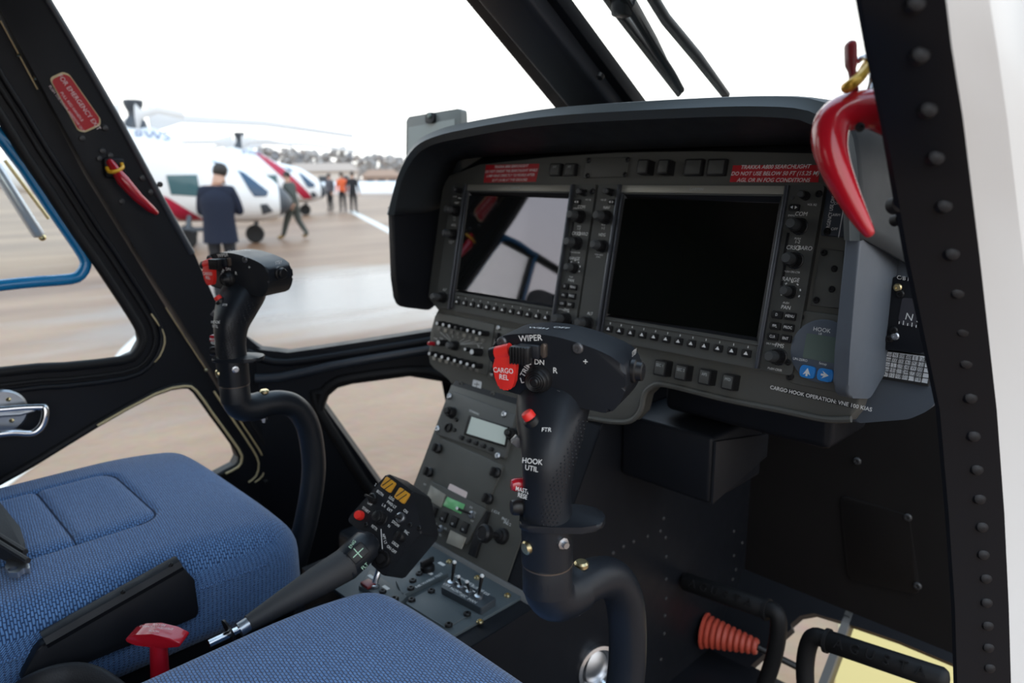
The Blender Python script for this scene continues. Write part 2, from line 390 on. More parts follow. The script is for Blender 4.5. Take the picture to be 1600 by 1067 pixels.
    tx('PUSH',943,351.5,.003); tx('1-2',942.5,356.5,.0046); tx('HDG',941,367,.0056)
    u, v = L(942.5,385); knob(t, u, v, .0076, .012, .0054, .011); tx('PUSH HDG',936,398,.003); tx('SYNC',935,401.5,.003)
    tx('ALT',922,490,.0056); u, v = L(919,505); knob(t, u, v, .0084, .012, .0058, .012)
    u, v = L(932,499.5); mk('light_sensor', G().lathe([(.0022,0),(.002,.0007),(0,.001)],16,cx=u,cy=v), KTIP, t)
    return t
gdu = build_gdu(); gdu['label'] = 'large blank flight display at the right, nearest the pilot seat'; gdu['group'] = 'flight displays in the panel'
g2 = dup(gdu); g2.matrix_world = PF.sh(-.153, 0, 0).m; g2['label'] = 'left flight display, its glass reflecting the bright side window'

# ------------------------------------------------------------------ hook load gauge
hf = PF.spx(1289, 549, -.008)
hk = thing('hook_load_gauge', 'round hook load gauge with small screen and two blue keys', 'gauge', hf)
mk('flange', G().prism(rp([(-.0365,-.039),(.0365,-.039),(.0365,.039),(-.0365,.039)], .011, 2), 0, .005, .001), PNL, hk)
mk('dial', G().lathe([(.0328,.005),(.0328,.0085),(.0305,.0095),(0,.0095)], 40), mat('gauge_blue', (.075,.09,.115), .45), hk)
mk('lcd', G().prism(rr(.036,.026,.001,0,.003), .0095, .0098), LCDN, hk)
text(hk, 'HOOK', -.003, .0215, .0099, .0060); text(hk, 'LB', -.004,.0175,.0099,.0032)
text(hk, 'UN-ZERO', -.020, -.0125, .0099, .0036); text(hk, 'Setup', .004, -.0125, .0099, .0036)
for x in (-.0095, .009):
    k = mk('key', G().prism(rr(.016,.013,.004,x,-.0235), .0095, .0125, .001), BLU, hk, label='blue key with white arrow')
    mk('arrow_mark', G().prism([(x-.004,-.027),(x-.001,-.025),(x-.001,-.028),(x+.001,-.028),(x+.001,-.025),(x+.004,-.027),(x,-.0195)] if x < 0 else [(x-.003,-.0195),(x-.001,-.0225),(x-.004,-.0225),(x-.004,-.0245),(x-.001,-.0245),(x-.003,-.0275),(x+.004,-.0235)], .0126, .0129), WHL, k)
for x in (-.0295,.0295):
    for y in (-.032,.032): screw(hk, x, y, .005, .0042)

# ------------------------------------------------------------------ glareshield hood
YL = -.085
inn = [(617,336),(628,283.5),(649,245),(677,226),(731,214),(803,201.5),(895,192.5),(1000,187),(1140,182),(1220,184),(1248,187),(1268,194)]
oup = [(605,335),(628,260),(651,222),(685,203),(723,192.5),(803,178),(874,168),(1000,159),(1140,152),(1220,151),(1260,153),(1288,160)]
I_ = [onY(a, b, YL) for a, b in inn] + [V((.336,YL,.045)),V((.349,YL,.025)),V((.357,YL,-.005)),V((.363,YL,-.048))]
O_ = [onY(a, b, YL) for a, b in oup] + [V((.350,YL,.064)),V((.362,YL,.045)),V((.371,YL,.005)),V((.377,YL,-.048))]
N = 60
I_ = resample(smooth_path(I_, 4), N); O_ = resample(smooth_path(O_, 4), N)
def row(C_, y, sx, fz, yb=None):
    out = []
    for i, p in enumerate(C_):
        t = i/(N-1); edge = max(0, 1-min(t, 1-t)/.16)
        out.append(V((p.x*sx, y, fz(p.z, edge))))
    return out
rows = [row(I_, .012, 1.02, lambda z, e: .042+(z-.066)*.2 if z > .03 and e < .3 else min(z, .035) - .035*e*0),
        row(I_, -.03, 1.01, lambda z, e: min(z*.9, .055) if z > .03 else z),
        row(I_, YL+.003, 1.0, lambda z, e: z), I_]
mid = [(a+b)/2 + V((0,-.005,0)) for a, b in zip(I_, O_)]
rows += [mid, O_, row(O_, YL+.006, 1.004, lambda z, e: z+.001), row(O_, -.04, 1.02, lambda z, e: z-.012*e), row(O_, .02, 1.05, lambda z, e: z-.035*e), row(O_, .09, 1.06, lambda z, e: z-.005-.05*e), row(O_, .13, 1.05, lambda z, e: z-.012-.06*e), row(O_, .14, 1.0, lambda z, e: z-.03-.05*e)]
g = G(); g.rings(rows, close=False)
gs = mk('glareshield', g, HOOD, None, 50)
gs.modifiers.new('s', 'SOLIDIFY').thickness = .003
lipm = [p + V((0,-.0030,0)) for p in mid]
mk('hood_lip', G().rings([[p+V((0,-.0012,0)) for p in I_], [a.lerp(b,.25)+V((0,-.0034,0)) for a, b in zip(I_, O_)], [p+V((0,-.0015,0)) for p in mid], [a.lerp(b,.75)+V((0,-.0034,0)) for a, b in zip(I_, O_)], [p+V((0,-.0012,0)) for p in O_]], close=False), mat('lip_lit', (.055,.065,.067), .38), gs, 60, label='satin hood edge in grey lightened for window light')  # lip coloured lighter grey to stand for window light on the rim
tag(gs, 'black arched glareshield hood over the instrument panel with rim lightened for window light', 'glareshield')

# curved cheek walls below the ends of the hood
cheek = rp([(-.085,-.035),(-.085,-.150),(-.080,-.198),(-.02,-.212),(.02,-.190),(.02,-.035)], [0,.05,.02,.02,.01,0], 6)
for nm, x0, x1, lb in (('l', -.366, -.350, 'dark inner cheek wall at the left end of the panel hood'), ('r', .363, .377, 'satin grey cheek wall at the right end of the panel hood')):
    M = MX(((0,0,1,0),(1,0,0,0),(0,1,0,0),(0,0,0,1)))
    o = mk('hood_cheek', G().prism(cheek, x0, x1, .003, 3, M=M, bot=True), FRM if nm == 'l' else SIDE, gs, label=lb)

# ------------------------------------------------------------------ right end of the panel: compass housing
SF = Fr((.42,.02,-.15), (1,0,0), (0,-1,0))
sc = thing('side_panel', 'blue-grey end panel with rounded lower lip right of the displays', 'panel', SF)
ol = SF.uvs([(1338,440),(1405,385),(1470,400),(1475,560),(1470,610),(1455,640),(1420,655),(1345,661),(1312,658),(1320,600)], 0)
mk('housing', G().prism(rp(ol,[.0,.0,.0,.0,.03,.03,.03,.01,0,0],5), -.09, 0, .012, 4), SIDE, sc)
CFm = SF.spx(1412, 487, .012)
cm = thing('standby_compass', 'black standby compass box with white numerals, half behind the door post', 'compass', CFm)
c0 = CFm.uvs([(1387,432),(1376,500),(1370,530),(1380,546),(1448,553),(1456,440)], 0)
mk('case', G().prism(rp(c0, .006, 4), -.014, 0, .003), FRM, cm)
w0 = CFm.uvs([(1410,465),(1404,498),(1409,508),(1452,512),(1456,468)], 0)
mk('window', G().prism(rp(w0, .003, 3), 0, .0006), SCR, cm)
u, v = CFm.uv(1425, 497); text(cm, 'N 33', u+.004, v, .001, .010, rot=-.12)
u, v = CFm.uv(1425, 505)
for i in range(9): mk('scale_mark', G().box(u-.012+i*.004,v-.0022-i*.0004,.0006,u-.0113+i*.004,v+(.002 if i%2 else .0005)-i*.0004,.001), WHT, cm)
for x, y, m in ((1403,449,BRS),(1407,459,KNB),(1390,529,KNB),(1397,516,KNB),(1399,525,STL)): u, v = CFm.uv(x, y); screw(cm, u, v, 0, .0042, m)
u, v = CFm.uv(1424,437); text(cm, 'C/B RADIO', u, v, .0006, .0055, rot=-.1)
cd = thing('deviation_card', 'white compass deviation card in a black holder below the compass', 'card', SF.spx(1412, 575, .001))
DF = SF.spx(1412, 575, .001)
c1 = DF.uvs([(1372,590),(1452,603),(1460,556),(1381,546)], 0); mk('holder', G().prism(c1, 0, .004, .001), INK, cd)
c2 = DF.uvs([(1378,587),(1450,599),(1457,558),(1385,549)], .004); mk('card', G().prism(c2, .004, .0045), PAPER, cd)
A, B, D2_ = V(c2[0]), V(c2[1]), V(c2[3]); gx = B-A; gy = D2_-A
g = G()
for i in range(1,5): p = A+gy*(i/5); g.tube([V((*p,.0046)), V((*(p+gx),.0046))], .00045, 4)
for i in range(0,8): p = A+gx*(i/7); g.tube([V((*p,.0046)), V((*(p+gy),.0046))], .00045, 4)
mk('grid_lines', g, INK, cd)
rows_ = [['For','N','030','060','E','120'],['Steer','000','030','061','092','121'],['For','S','210','240','W','300'],['Steer','181','211','244','272','300'],['DATE','12','/03','/2015','','STBY']]
ra = math.atan2(gx.y, gx.x)
for i, r_ in enumerate(rows_):
    for j, s in enumerate(r_):
        p = A + gy*((4.5-i)/5) + gx*((j+.5)/7)
        if s: text(cd, s, p.x, p.y, .0048, .0052, INK, rot=ra, sx=.75)

# ------------------------------------------------------------------ tablet device standing beyond the hood
TF = Fr(onY(680, 235, .06), (1,.12,0), (.12,-1,.12))
tb = thing('tablet_mount', 'grey framed tablet standing up behind the left of the hood', 'tablet', TF)
o0 = TF.uvs([(634,262),(635,183),(720,169),(722,245)], 0); mk('frame', G().prism(rp(o0,.007,4)[::-1], -.016, 0, .003), mat('tablet_frame', (.13,.135,.125), .5), tb)
o1 = TF.uvs([(637,262),(639,199),(711,186),(713,245)], 0); mk('screen', G().prism(o1[::-1], 0, .0012), mat('tablet_screen', (.22,.25,.245), .2), tb)
u, v = TF.uv(675,182); mk('latch', G().prism(rp([(u-.012,v-.012),(u+.012,v-.012),(u+.010,v+.006),(u-.010,v+.006)],.006,4), 0, .006, .001), FRM, tb)
mk('button', G().lathe([(.005,.006),(.004,.009),(0,.0095)],16,cx=u,cy=v), LCDN, tb)
mk('stem', G().tube(smooth_path([V((.02,-.03,-.012)), V((.03,-.06,-.012)), TF.m.inverted() @ V((-.372,.055,-.005))],4), .009, 10), FRM, tb)
# ================================================================== audio panel
af = PF.spx(722, 537, -.008)
ap = thing('audio_panel', 'grey audio selector panel with two rows of small knobs, lower left of the displays', 'audio panel', af)
A_ = lambda px, py: af.uv(px, py, .004)
q = af.uvs([(671,560),(761,587),(773,507),(682,487)], .004)
mk('plate', G().prism(rp(q,.003,3), 0, .004, .0008), PNL, ap)
def minik(px, py, par=ap, fn=A_, z=.004, r=.0042, h=.016, cap=WHL):
    u, v = fn(px, py); k = mk('knob', G().lathe([(r,z),(r*.95,z+h*.75),(r*.7,z+h),(0,z+h)], 16, cx=u, cy=v), KNB, par)
    mk('knob_cap', G().lathe([(r*.62,z+h),(r*.62,z+h+.0012),(0,z+h+.0018)], 12, cx=u, cy=v), cap, k); return k
LAMP = mat('lamp_dim', (.16,.155,.14), .4)
for i in range(8):
    t = i/7
    minik(695+67*t, 506+15.5*t, cap=WHL if i in (0,1,2,5,6,7) else KTIP)
    u, v = A_(687+68*t, 514+18*t); mk('indicator', G().prism(rr(.0072,.0055,.0008,u,v), .004, .0052, .0004), LAMP if i not in (1,4,6) else LCDT, ap)
    minik(683+69*t, 553+19*t)
    u, v = A_(678.5+67.5*t, 560+18.5*t); mk('indicator', G().prism(rr(.0072,.0055,.0008,u,v), .004, .0052, .0004), LAMP if i > 2 else LCDT, ap)
    a = V(A_(688+66*t, 519+17*t)); b_ = V(A_(711, 539)); b_ = b_ + (a-b_).normalized()*.013
    mk('guide_line', G().tube([V((*a,.0041)), V((*b_,.0041))], .0007, 5), mat('print_grey', (.42,.42,.40), .5), ap)
u, v = A_(712, 540); knob(ap, u, v, .0075, .010, .0055, .008, z=.004); minik(697, 536, r=.0055); minik(733, 546, r=.0035, h=.008); minik(751, 550.5, r=.0062, h=.018)
u, v = A_(678, 537); mk('push_knob', G().lathe([(.0035,.004),(.0035,.014),(.002,.017),(0,.0172)], 14, cx=u, cy=v), RED, ap)
for s, x, y in (('CALL',681,529),('VOX',690,529),('MIC',748,540),('HI  LO',751,543)): u, v = A_(x, y); text(ap, s, u, v, .0045, .0042)
# narrow module to its right
q = PF.uvs([(762,590),(812,604),(826,520),(775,508)], -.004)
nm = mk('switch_module', G().prism(q, -.008, -.003, .0008), PNL, ip)
for x, y in ((779,512),(769,584),(818,522),(806,597)): u, v = PF.uv(x, y, -.003); screw(nm, u, v, -.003, .0035, STL)
for x, y in ((779,525),(771,578),(785,592)): u, v = PF.uv(x, y, -.003); mk('toggle', G().prism(rr(.007,.010,.001,u,v), -.003, .003, .001), KNB, nm)

# ================================================================== pedestal
XL, XR = -.241, .062
yz = [(-.064,-.313),(-.178,CZ),(-.345,CZ),(-.345,-.80),(.375,-.80),(.375,-.27),(-.02,-.27)]
M = MX(((0,0,1,0),(1,0,0,0),(0,1,0,0),(0,0,0,1)))
pdt = thing('pedestal', 'dark center pedestal sloping from the panel down to the flat console between the pilots', 'pedestal', V((-.09,-.1,-.80)))
o = V((-.09,-.1,-.80))
pb = mk('body', G().prism([(a-o.y, b-o.z) for a, b in yz], XL-o.x, XR-o.x, .003, M=M, bot=True), FRM, pdt)
def sub(fr): return fr
# grey facing on the slope and blue-grey facing on the flat
s1 = G().prism([(XL+.002, .004),(XR-.062,.004),(XR-.062,-.226),(XL+.002,-.226)][::-1], 0, .003, .001, M=MX.Translation(-o) @ PD.m)
mk('slope_facing', s1, PNL, pdt)
mk('seam_strip', G().prism([(XL,-.224),(XR,-.224),(XR,-.236),(XL,-.236)][::-1], 0, .006, .001, M=MX.Translation(-o) @ PD.m), mat('strip_grey', (.16,.165,.165), .5), pdt)
s2 = G().prism([(-.18,-.044),(.035,-.044),(.035,.118),(-.18,.118)], 0, .004, .001, M=MX.Translation(-o) @ CF.m)
mk('console_facing', s2, CON, pdt)
rcn = mk('console_box', G().box(-.182-o.x,-1.0-o.y,0,-.036-o.x,-.347-o.y,.255,.004), FRM, pdt)
for x, y in ((370,936),(272,1014),(345,945),(385,925)): p = onZ(x, y, -.545)-o; mk('screw', G().lathe([(.006,0),(.0055,.002),(0,.0028)],12,M=MX.Translation(p)), BRS if x != 345 else KNB, rcn)
for x, y in ((432,905),(452,898),(418,915),(462,915)): p = onZ(x, y, -.545)-o; mk('screw', G().lathe([(.006,0),(.0055,.002),(0,.0028)],12,M=MX.Translation(p)), KNB, rcn)
r_ = random.Random(3)
def rivets(par, pts, nrm, r=.003, m=FRM, name='rivet', M0=None):
    for p in pts:
        f = Fr(p, (nrm[1], -nrm[0], .01) if abs(nrm[2]) < .9 else (1,0,0), nrm)
        mk(name, G().lathe([(r,0),(r*.8,r*.42),(r*.35,r*.6),(0,r*.62)], 8, M=(MX.Translation(-M0) if M0 is not None else MX.Identity(4)) @ f.m), m, par)
RIV = mat('rivet', (.035,.035,.037), .4)
rivets(pdt, [onX(x, y, XR) for x, y in ((1037,810),(1032,830),(1012,838),(990,846),(974,854),(958,864),(1040,840),(1041,870),(1041,905),(1041,935),(1039,962),(1038,990),(1033,1030),(1147,830),(1160,848),(1168,856),(1180,845),(1178,878),(1187,878),(1195,895),(1147,868),(1150,890),(1145,905))], (1,0,0), .0032, RIV, M0=o)
PU = lambda px, py, off=.003: PD.uv(px, py, off)
# radio
rf = PD.spx(735, 663, .003)
rd = thing('radio_unit', 'grey radio unit with pale bright screen at the top of the pedestal', 'radio', rf)
R_ = lambda px, py, z=.006: rf.uv(px, py, z)
q = rf.uvs([(679,677),(788,716),(806,648),(702,609)], .006); mk('faceplate', G().prism(rp(q,.003,3), 0, .006, .001), mat('radio_grey', (.088,.09,.085), .5, bump=.1), rd)
q = rf.uvs([(725,679),(790,699),(796,667),(734,648)], .0065); mk('screen_bezel', G().prism(rp(q,.002,3), .006, .0085, .0008), KNB, rd)
q = rf.uvs([(729,677),(788,695),(793,669),(737,651)], .009); mk('lcd', G().prism(q, .0085, .0092), LCDP, rd)
for x, y, r in ((707,645,.0085),(802,679,.0085)): u, v = R_(x, y); knob(rd, u, v, r, .010, r*.6, .006, z=.006, cap=KNB)
u, v = R_(701.5,668); mk('jack', G().lathe([(.0075,.006),(.0075,.009),(.0055,.0095),(.005,.007),(0,.007)], 20, cx=u, cy=v), KNB, rd)
for x, y in ((714,656),(711,672)): u, v = R_(x, y); mk('small_button', G().lathe([(.003,.006),(.0028,.009),(0,.0095)], 12, cx=u, cy=v), KNB, rd)
for x, y in ((722,684),(733.5,688.5),(744.5,692.5),(756.5,697),(768.5,702)): u, v = R_(x, y); mk('key', G().prism(rr(.0085,.0065,.0025,u,v), .006, .0095, .001), KNB, rd)
for x, y in ((702.5,619),(788,647),(684,670),(778,712)): u, v = R_(x, y); screw(rd, u, v, .006, .0048, STL)
text(rd, 'TECHNISONIC', *R_(741,644.5), .0064, .0045, WHT, rot=-.05, sx=.8)
# blank access cover
bf = PD.spx(735, 740, .003)
bc = thing('access_cover', 'blank grey access cover with quarter-turn latches and a pale sticker below the radio', 'cover', bf)
q = bf.uvs([(668,775),(752,808),(787,727),(690,684)], .003); mk('plate', G().prism(rp(q,.004,3), 0, .003, .001), PNL, bc)
for x, y in ((686,701),(672,738),(777,739),(765,780)):
    u, v = bf.uv(x, y, .003); k = mk('latch', G().lathe([(.0075,.003),(.0075,.007),(.006,.0085),(0,.0085)], 16, cx=u, cy=v), KNB, bc)
    mk('latch_tab', G().prism(rr(.005,.013,.002,u-.004,v), .0085, .012, .001), KNB, k)
q = bf.uvs([(699,767),(727,781),(731,769),(703,755)], .003); mk('sticker', G().prism(rp(q,.003,3), .003, .0036), mat('sticker_pink', (.80,.66,.63), .5), bc, label='pale pink sticker')
# control unit with green display
uf = PD.spx(705, 808, .003)
cu = thing('control_unit', 'small control unit with green display and four square keys low on the pedestal', 'control unit', uf)
U_ = lambda px, py, z=.006: uf.uv(px, py, z)
q = uf.uvs([(652,800),(728,851),(760,795),(672,750)], .006); mk('faceplate', G().prism(rp(q,.003,3), 0, .006, .001), PNL, cu)
q = uf.uvs([(666,779),(689,793),(696,773),(673,758)], .007); mk('lcd', G().prism(q, .006, .0075, .0005), LCDT, cu, label='tan blank screen')
q = uf.uvs([(692,790),(720,803),(726,788),(699,776)], .007); mk('lcd', G().prism(q, .006, .0075, .0005), LCDG, cu, label='green lit screen')
q = uf.uvs([(697,848),(721,858),(728,840),(704,828)], .007); mk('lcd', G().prism(q, .006, .0075, .0005), LCDT, cu, label='tan blank screen')
for x, y in ((676,799),(692,807),(708,815),(724.5,824)):
    u, v = U_(x, y, .010); k = mk('key', G().prism(rr(.012,.015,.001,u,v), .006, .010, .001), KNB, cu); text(k, 'SEL', u, v-.003, .0103, .0035)
def toggle(par, u, v, z, h, dx, dy, r=.0022, tip=WHL):
    g = G().lathe([(r*2.2,z),(r*2.2,z+.003),(r*1.3,z+.004),(0,z+.004)], 12, cx=u, cy=v); k = mk('toggle_switch', g, STL, par)
    p0, p1 = V((u,v,z+.003)), V((u+dx,v+dy,z+h)); mk('lever', G().tube([p0,(p0+p1)/2,p1],[r*.6,r*.8,r],10,round_=1), KNB, k)
    mk('lever_tip', G().ball(p1+(p1-p0).normalized()*.001, r*1.1), tip, k); return k
u, v = U_(738,804); toggle(cu, u, v, .006, .024, -.008, .002); u, v = U_(690,826); toggle(cu, u, v, .006, .018, -.012, .004)
for x, y in ((736,793),(742,801),(740,807),(738,814),(681,818),(696,826),(688,836),(664,757)): u, v = U_(x, y); text(cu, 'SYS', u, v, .0064, .0038)
# dark vertical rail and joystick knob
jf = PD.spx(748, 830, .003)
jk = thing('trim_joystick', 'black knobbed joystick beside a dark vertical slot on the pedestal', 'joystick', jf)
J_ = lambda px, py, z=0: jf.uv(px, py, z)
q = J_ and jf.uvs([(733,866),(744,872),(766,800),(753,795)], .002); mk('slot_guide', G().prism(q, 0, .005, .001), KNB, jk)
u, v = J_(786,838); p0 = V((u,v,0)); p1 = V((*J_(760,834,.03),.03)); 
mk('boot', G().lathe([(.011,0),(.0105,.006),(.008,.008),(.0075,.012),(.006,.013),(0,.013)], 18, cx=u, cy=v), RUB, jk)
mk('stick', G().tube([p0,p1],.0045,12), KNB, jk)
ax = (p1-p0).normalized(); jm = Fr(p1, (0,1,0), ax)
kk = mk('knob', G().lathe([(.010,-.004),(.0125,0),(.0125,.006),(.010,.009),(.0085,.009),(.008,.0085),(0,.0085)], 24, M=jm), KNB, jk)
for x, y, s in ((775,800,'L ICS R'),(790,812,'ENG 1'),(793,818,'ENG 2')): u, v = J_(x, y); text(jk, s, u, v, .0008, .005)

# ------------------------------------------------------------------ console switchgear
SPf = CF.spx(731, 925, .004)
sp = thing('console_switch_plate', 'raised dark switch plate with toggles and white markings on the console', 'switch panel', SPf)
q = SPf.uvs([(689,917),(752,950),(776,934),(699,900)], .010); mk('plate', G().prism(rp(q,.003,3), 0, .010, .001), mat('navy_plate2', (.035,.045,.055), .45), sp)
P_ = lambda px, py, z=.010: SPf.uv(px, py, z)
for x, y, dx in ((706,911,-.001),(748,933,.0)): u, v = P_(x, y); toggle(sp, u, v, .010, .026, dx, .006, r=.0026)
for x, y in ((720,918),(733,926)): u, v = P_(x, y); toggle(sp, u, v, .010, .016, 0, -.003)
ang = math.atan2(P_(752,950)[1]-P_(689,917)[1], P_(752,950)[0]-P_(689,917)[0])
for x, y, s in ((719,903.5,'FUEL SHUT'),(734,912,'EMER'),(746,920,'BUS TIE'),(760,928,'ESS'),(698,914.5,'OFF'),(712,923,'NORM'),(724,931,'SEC'),(738,939,'MAN')): u, v = P_(x, y); text(sp, s, u, v, .0104, .0065, rot=ang)
g = G(); 
for a, b in (((708,906),(716,911)),((716,911),(742,925)),((724,915),(719,921)),((736,921),(731,927))):
    p, q_ = V((*P_(*a),.0102)), V((*P_(*b),.0102)); g.tube([p,q_],.0009,5)
mk('flow_lines', g, WHT, sp)
lf = CF.spx(675, 905, .004)
lp = thing('console_label_strip', 'angled console panel with rotary switch and lettered edge beside the collective', 'switch panel', lf)
q = lf.uvs([(628,930),(652,918),(701,895),(690,884),(672,872),(618,905)], .006); mk('plate', G().prism(rp(q,.002,3), 0, .006, .001), CON, lp)
u, v = lf.uv(668,890,.006); kk = mk('rotary_switch', G().lathe([(.010,.006),(.010,.012),(.008,.014),(0,.014)],18,cx=u,cy=v), KNB, lp)
mk('grip_bar', G().box(u-.002,v-.011,.014,u+.002,v+.011,.022,.001), KNB, kk)
for x, y in ((655,897),(645,908),(642,920)): u, v = lf.uv(x, y, .006); screw(lp, u, v, .006, .005)
a_, b_ = V(lf.uv(654,916,.006)), V(lf.uv(688,898,.006)); d_ = b_-a_; text(lp, 'NR WARN TEST', (a_+b_).x/2, (a_+b_).y/2, .0064, .0065, rot=math.atan2(d_.y,d_.x))
for x, y in ((671,895),(690,881)): u, v = lf.uv(x, y, .006); mk('white_mark', G().prism(rr(.012,.005,.001,u,v),.006,.0063), WHT, lp)
ef = CF.spx(600, 915, .004)
el = thing('console_strip', 'grey console panel with chrome lever and red guard left of the collective box', 'switch panel', ef)
q = ef.uvs([(560,915),(622,945),(636,931),(578,889)], .006); mk('plate', G().prism(rp(q,.002,3), 0, .006, .001), CON, el)
u, v = ef.uv(577,915,.006); mk('guard', G().box(u-.010,v-.008,.006,u+.008,v+.006,.011,.002), mat('dark_red', (.22,.02,.025), .35), el, label='dark red guard')
mk('lever', G().tube(smooth_path([V((u+.004,v+.004,.006)),V((u+.002,v+.014,.022)),V((u-.006,v+.022,.034)),V((u-.012,v+.03,.038))],4),.004,10,round_=1), CHR, el, label='chrome lever')
for x, y, r in ((586,917,.006),(598,925,.005),(616,937,.006)): u, v = ef.uv(x, y, .006); screw(el, u, v, .006, r, STL if x < 590 else KNB)
for x, y in ((580,901),(603,918)): u, v = ef.uv(x, y, .006); mk('white_mark', G().prism(rr(.012,.005,.001,u,v),.006,.0063), WHT, el)
kf = CF.spx(682, 945, .004)
kc = thing('console_cover', 'blank blue-grey console cover with corner screws behind the raised switch plate', 'cover', kf)
q = kf.uvs([(632,941),(697,981),(737,957),(671,920)], .002); mk('plate', G().prism(rp(q,.004,3), 0, .002, .0008), CON, kc)
for x, y in ((643,938),(674,924),(730,960),(701,977)): u, v = kf.uv(x, y, .002); screw(kc, u, v, .002, .005, KNB)
for x, y in ((702,878),(746,903),(793,931),(750,972)): u, v = CF.uv(x, y, .004); screw(pdt, u, v, .004, .0045, BRS, M=MX.Translation(-o) @ CF.m)

# ================================================================== cyclic sticks
O = V((.289,-.405,-.237)); BET = rad(22)
cy = thing('cyclic_stick', 'x', 'control stick', O, 'cyclic control sticks')
secs = [((0,0,-.036),.0188,.0188),((0,0,-.004),.0188,.0188),((0,0,.004),.0175,.0185),((-.001,.001,.022),.0170,.0195),((-.0035,.006,.045),.0195,.0225),((-.016,.021,.064),.0262,.0240),((-.0275,.038,.080),.0285,.0235),((-.0272,.049,.095),.0245,.0215),((-.025,.051,.108),.0220,.020)]
cs = [V(s[0]) for s in secs]; rg = []
P_c = smooth_path(cs, 5); P_r = smooth_path([V((s[1],s[2],0)) for s in secs], 5)
for i, p in enumerate(P_c):
    t = (P_c[min(i+1,len(P_c)-1)]-P_c[max(i-1,0)]).normalized(); a = V((cos(BET),sin(BET),0)); a = (a-t*a.dot(t)).normalized(); b = t.cross(a)
    rx, ry = P_r[i].x, P_r[i].y; ring = []
    for k in range(28):
        w = 2*pi*k/28; c_, s_ = cos(w), sin(w); e = .80
        ring.append(p + a*(rx*math.copysign(abs(c_)**e, c_)) + b*(ry*math.copysign(abs(s_)**e, s_)))
    rg.append(ring)
from mathutils.bvhtree import BVHTree
grip = mk('grip', G().rings(rg), SAT, cy, 60)
bv = BVHTree.FromPolygons([v.co + O for v in grip.data.vertices], [p.vertices[:] for p in grip.data.polygons])
def ongrip(px, py):
    h = bv.ray_cast(CAM, ray(px, py).normalized()); return (h[0]-O, h[1]) if h[0] is not None else (None, None)
g = G()
edges = [(656,905,924),(680,896,914),(700,888,906),(720,879,898),(740,868,890),(760,860,882),(796,848,877),(828,845,870)]
def ebound(y):
    for i in range(len(edges)-1):
        if edges[i][0] <= y <= edges[i+1][0]:
            t = (y-edges[i][0])/(edges[i+1][0]-edges[i][0]); return [edges[i][k]*(1-t)+edges[i+1][k]*t for k in (1,2)]
y = 657; k = 0
while y < 828:
    a, b = ebound(y); x = a + (3 if k % 2 else 0)
    while x <= b:
        p, n = ongrip(x, y + (x-a)*.12)
        if p is not None: g.ball(p, .00095, sub=1)
        x += 6.2
    y += 5.6; k += 1
mk('grip_dots', g, SAT, cy)
# head
def Hf(base): return Fr(base + V((-.013,.022,.118)), (cos(BET),sin(BET),0), (sin(BET),-cos(BET),0.0))
HW, HL = Hf(O), Hf(V((0,0,0)))
hp = [(771.6,533),(779,527.5),(793,523.4),(826,521),(866.6,525.8),(909,537.7),(945,552),(964,563.8),(976,577),(978,603),(975,615),(970,627),(962,638),(953,644.5),(943,645),(926,641.5),(885.6,632.7),(840,623),(805,615),(782,607),(772,597),(769,560)]
H_ = lambda px, py, z=0: HW.uv(px, py, z)
hq = [(p.x, p.y) for p in smooth_path([V((*q_, 0)) for q_ in (lambda h: h + h[:1])(HW.uvs(hp, 0))], 3)[:-1]]
head = mk('head', G().prism(hq, -.046, 0, .007, 4, M=HL, bot=True), SAT, cy, 40)
for x, y in ((784.7,534),(903.4,544),(871.4,617)): u, v = H_(x, y); screw(cy, u, v, 0, .0042, mat('screw_grey', (.12,.12,.125), .4, .6), M=HL)
def ht(s, x, y, size, rot=0, sx=1): u, v = H_(x, y); text(cy, s, u, v, .0004, size, WHT, rot=rot, M=HL, sx=sx, bold=.01)
ht('WIPER',829,528.5,.0066,.13); ht('DN',843,566,.0056); ht('R',867.5,579,.0062); ht('UP',851.5,617,.0062); ht('TRIM',822,577,.0060,1.08); ht('L',816,594.5,.0060,.3); ht('+',915,565.5,.007)
u, v = H_(843,592)
hat = mk('trim_hat', G().lathe([(.0105,0),(.0105,.004),(.0088,.0065),(.0082,.007)], 28, cx=u, cy=v, M=HL, cap=False), KNB, cy)
mk('hat_cap', G().lathe([(.0092,.006),(.0085,.009),(.0075,.0100),(.0068,.0096),(.0060,.0108),(.0052,.0104),(.0044,.0116),(.0034,.0112),(.0024,.0122),(0,.0122)], 28, cx=u, cy=v, M=HL), KNB, hat)
u, v = H_(829,549)
ws = mk('wiper_switch', G().box(u-.0085,v-.0040,0,u+.0095,v+.0065,.007,.0015,M=HL), SAT, cy)
g = G().box(u-.011,v-.0070,.007,u+.005,v+.0065,.015,.0018,M=HL)
for k in range(6): g.box(u-.0105+k*.0024,v-.0070,.0145,u-.0093+k*.0024,v+.0060,.0162,.0003,M=HL)
mk('slider', g, KNB, ws)
mk('switch_plate', G().prism(rr(.0045,.011,.002,u+.0115,v+.002), 0, .003, .001, M=HL), TRIMB, ws)
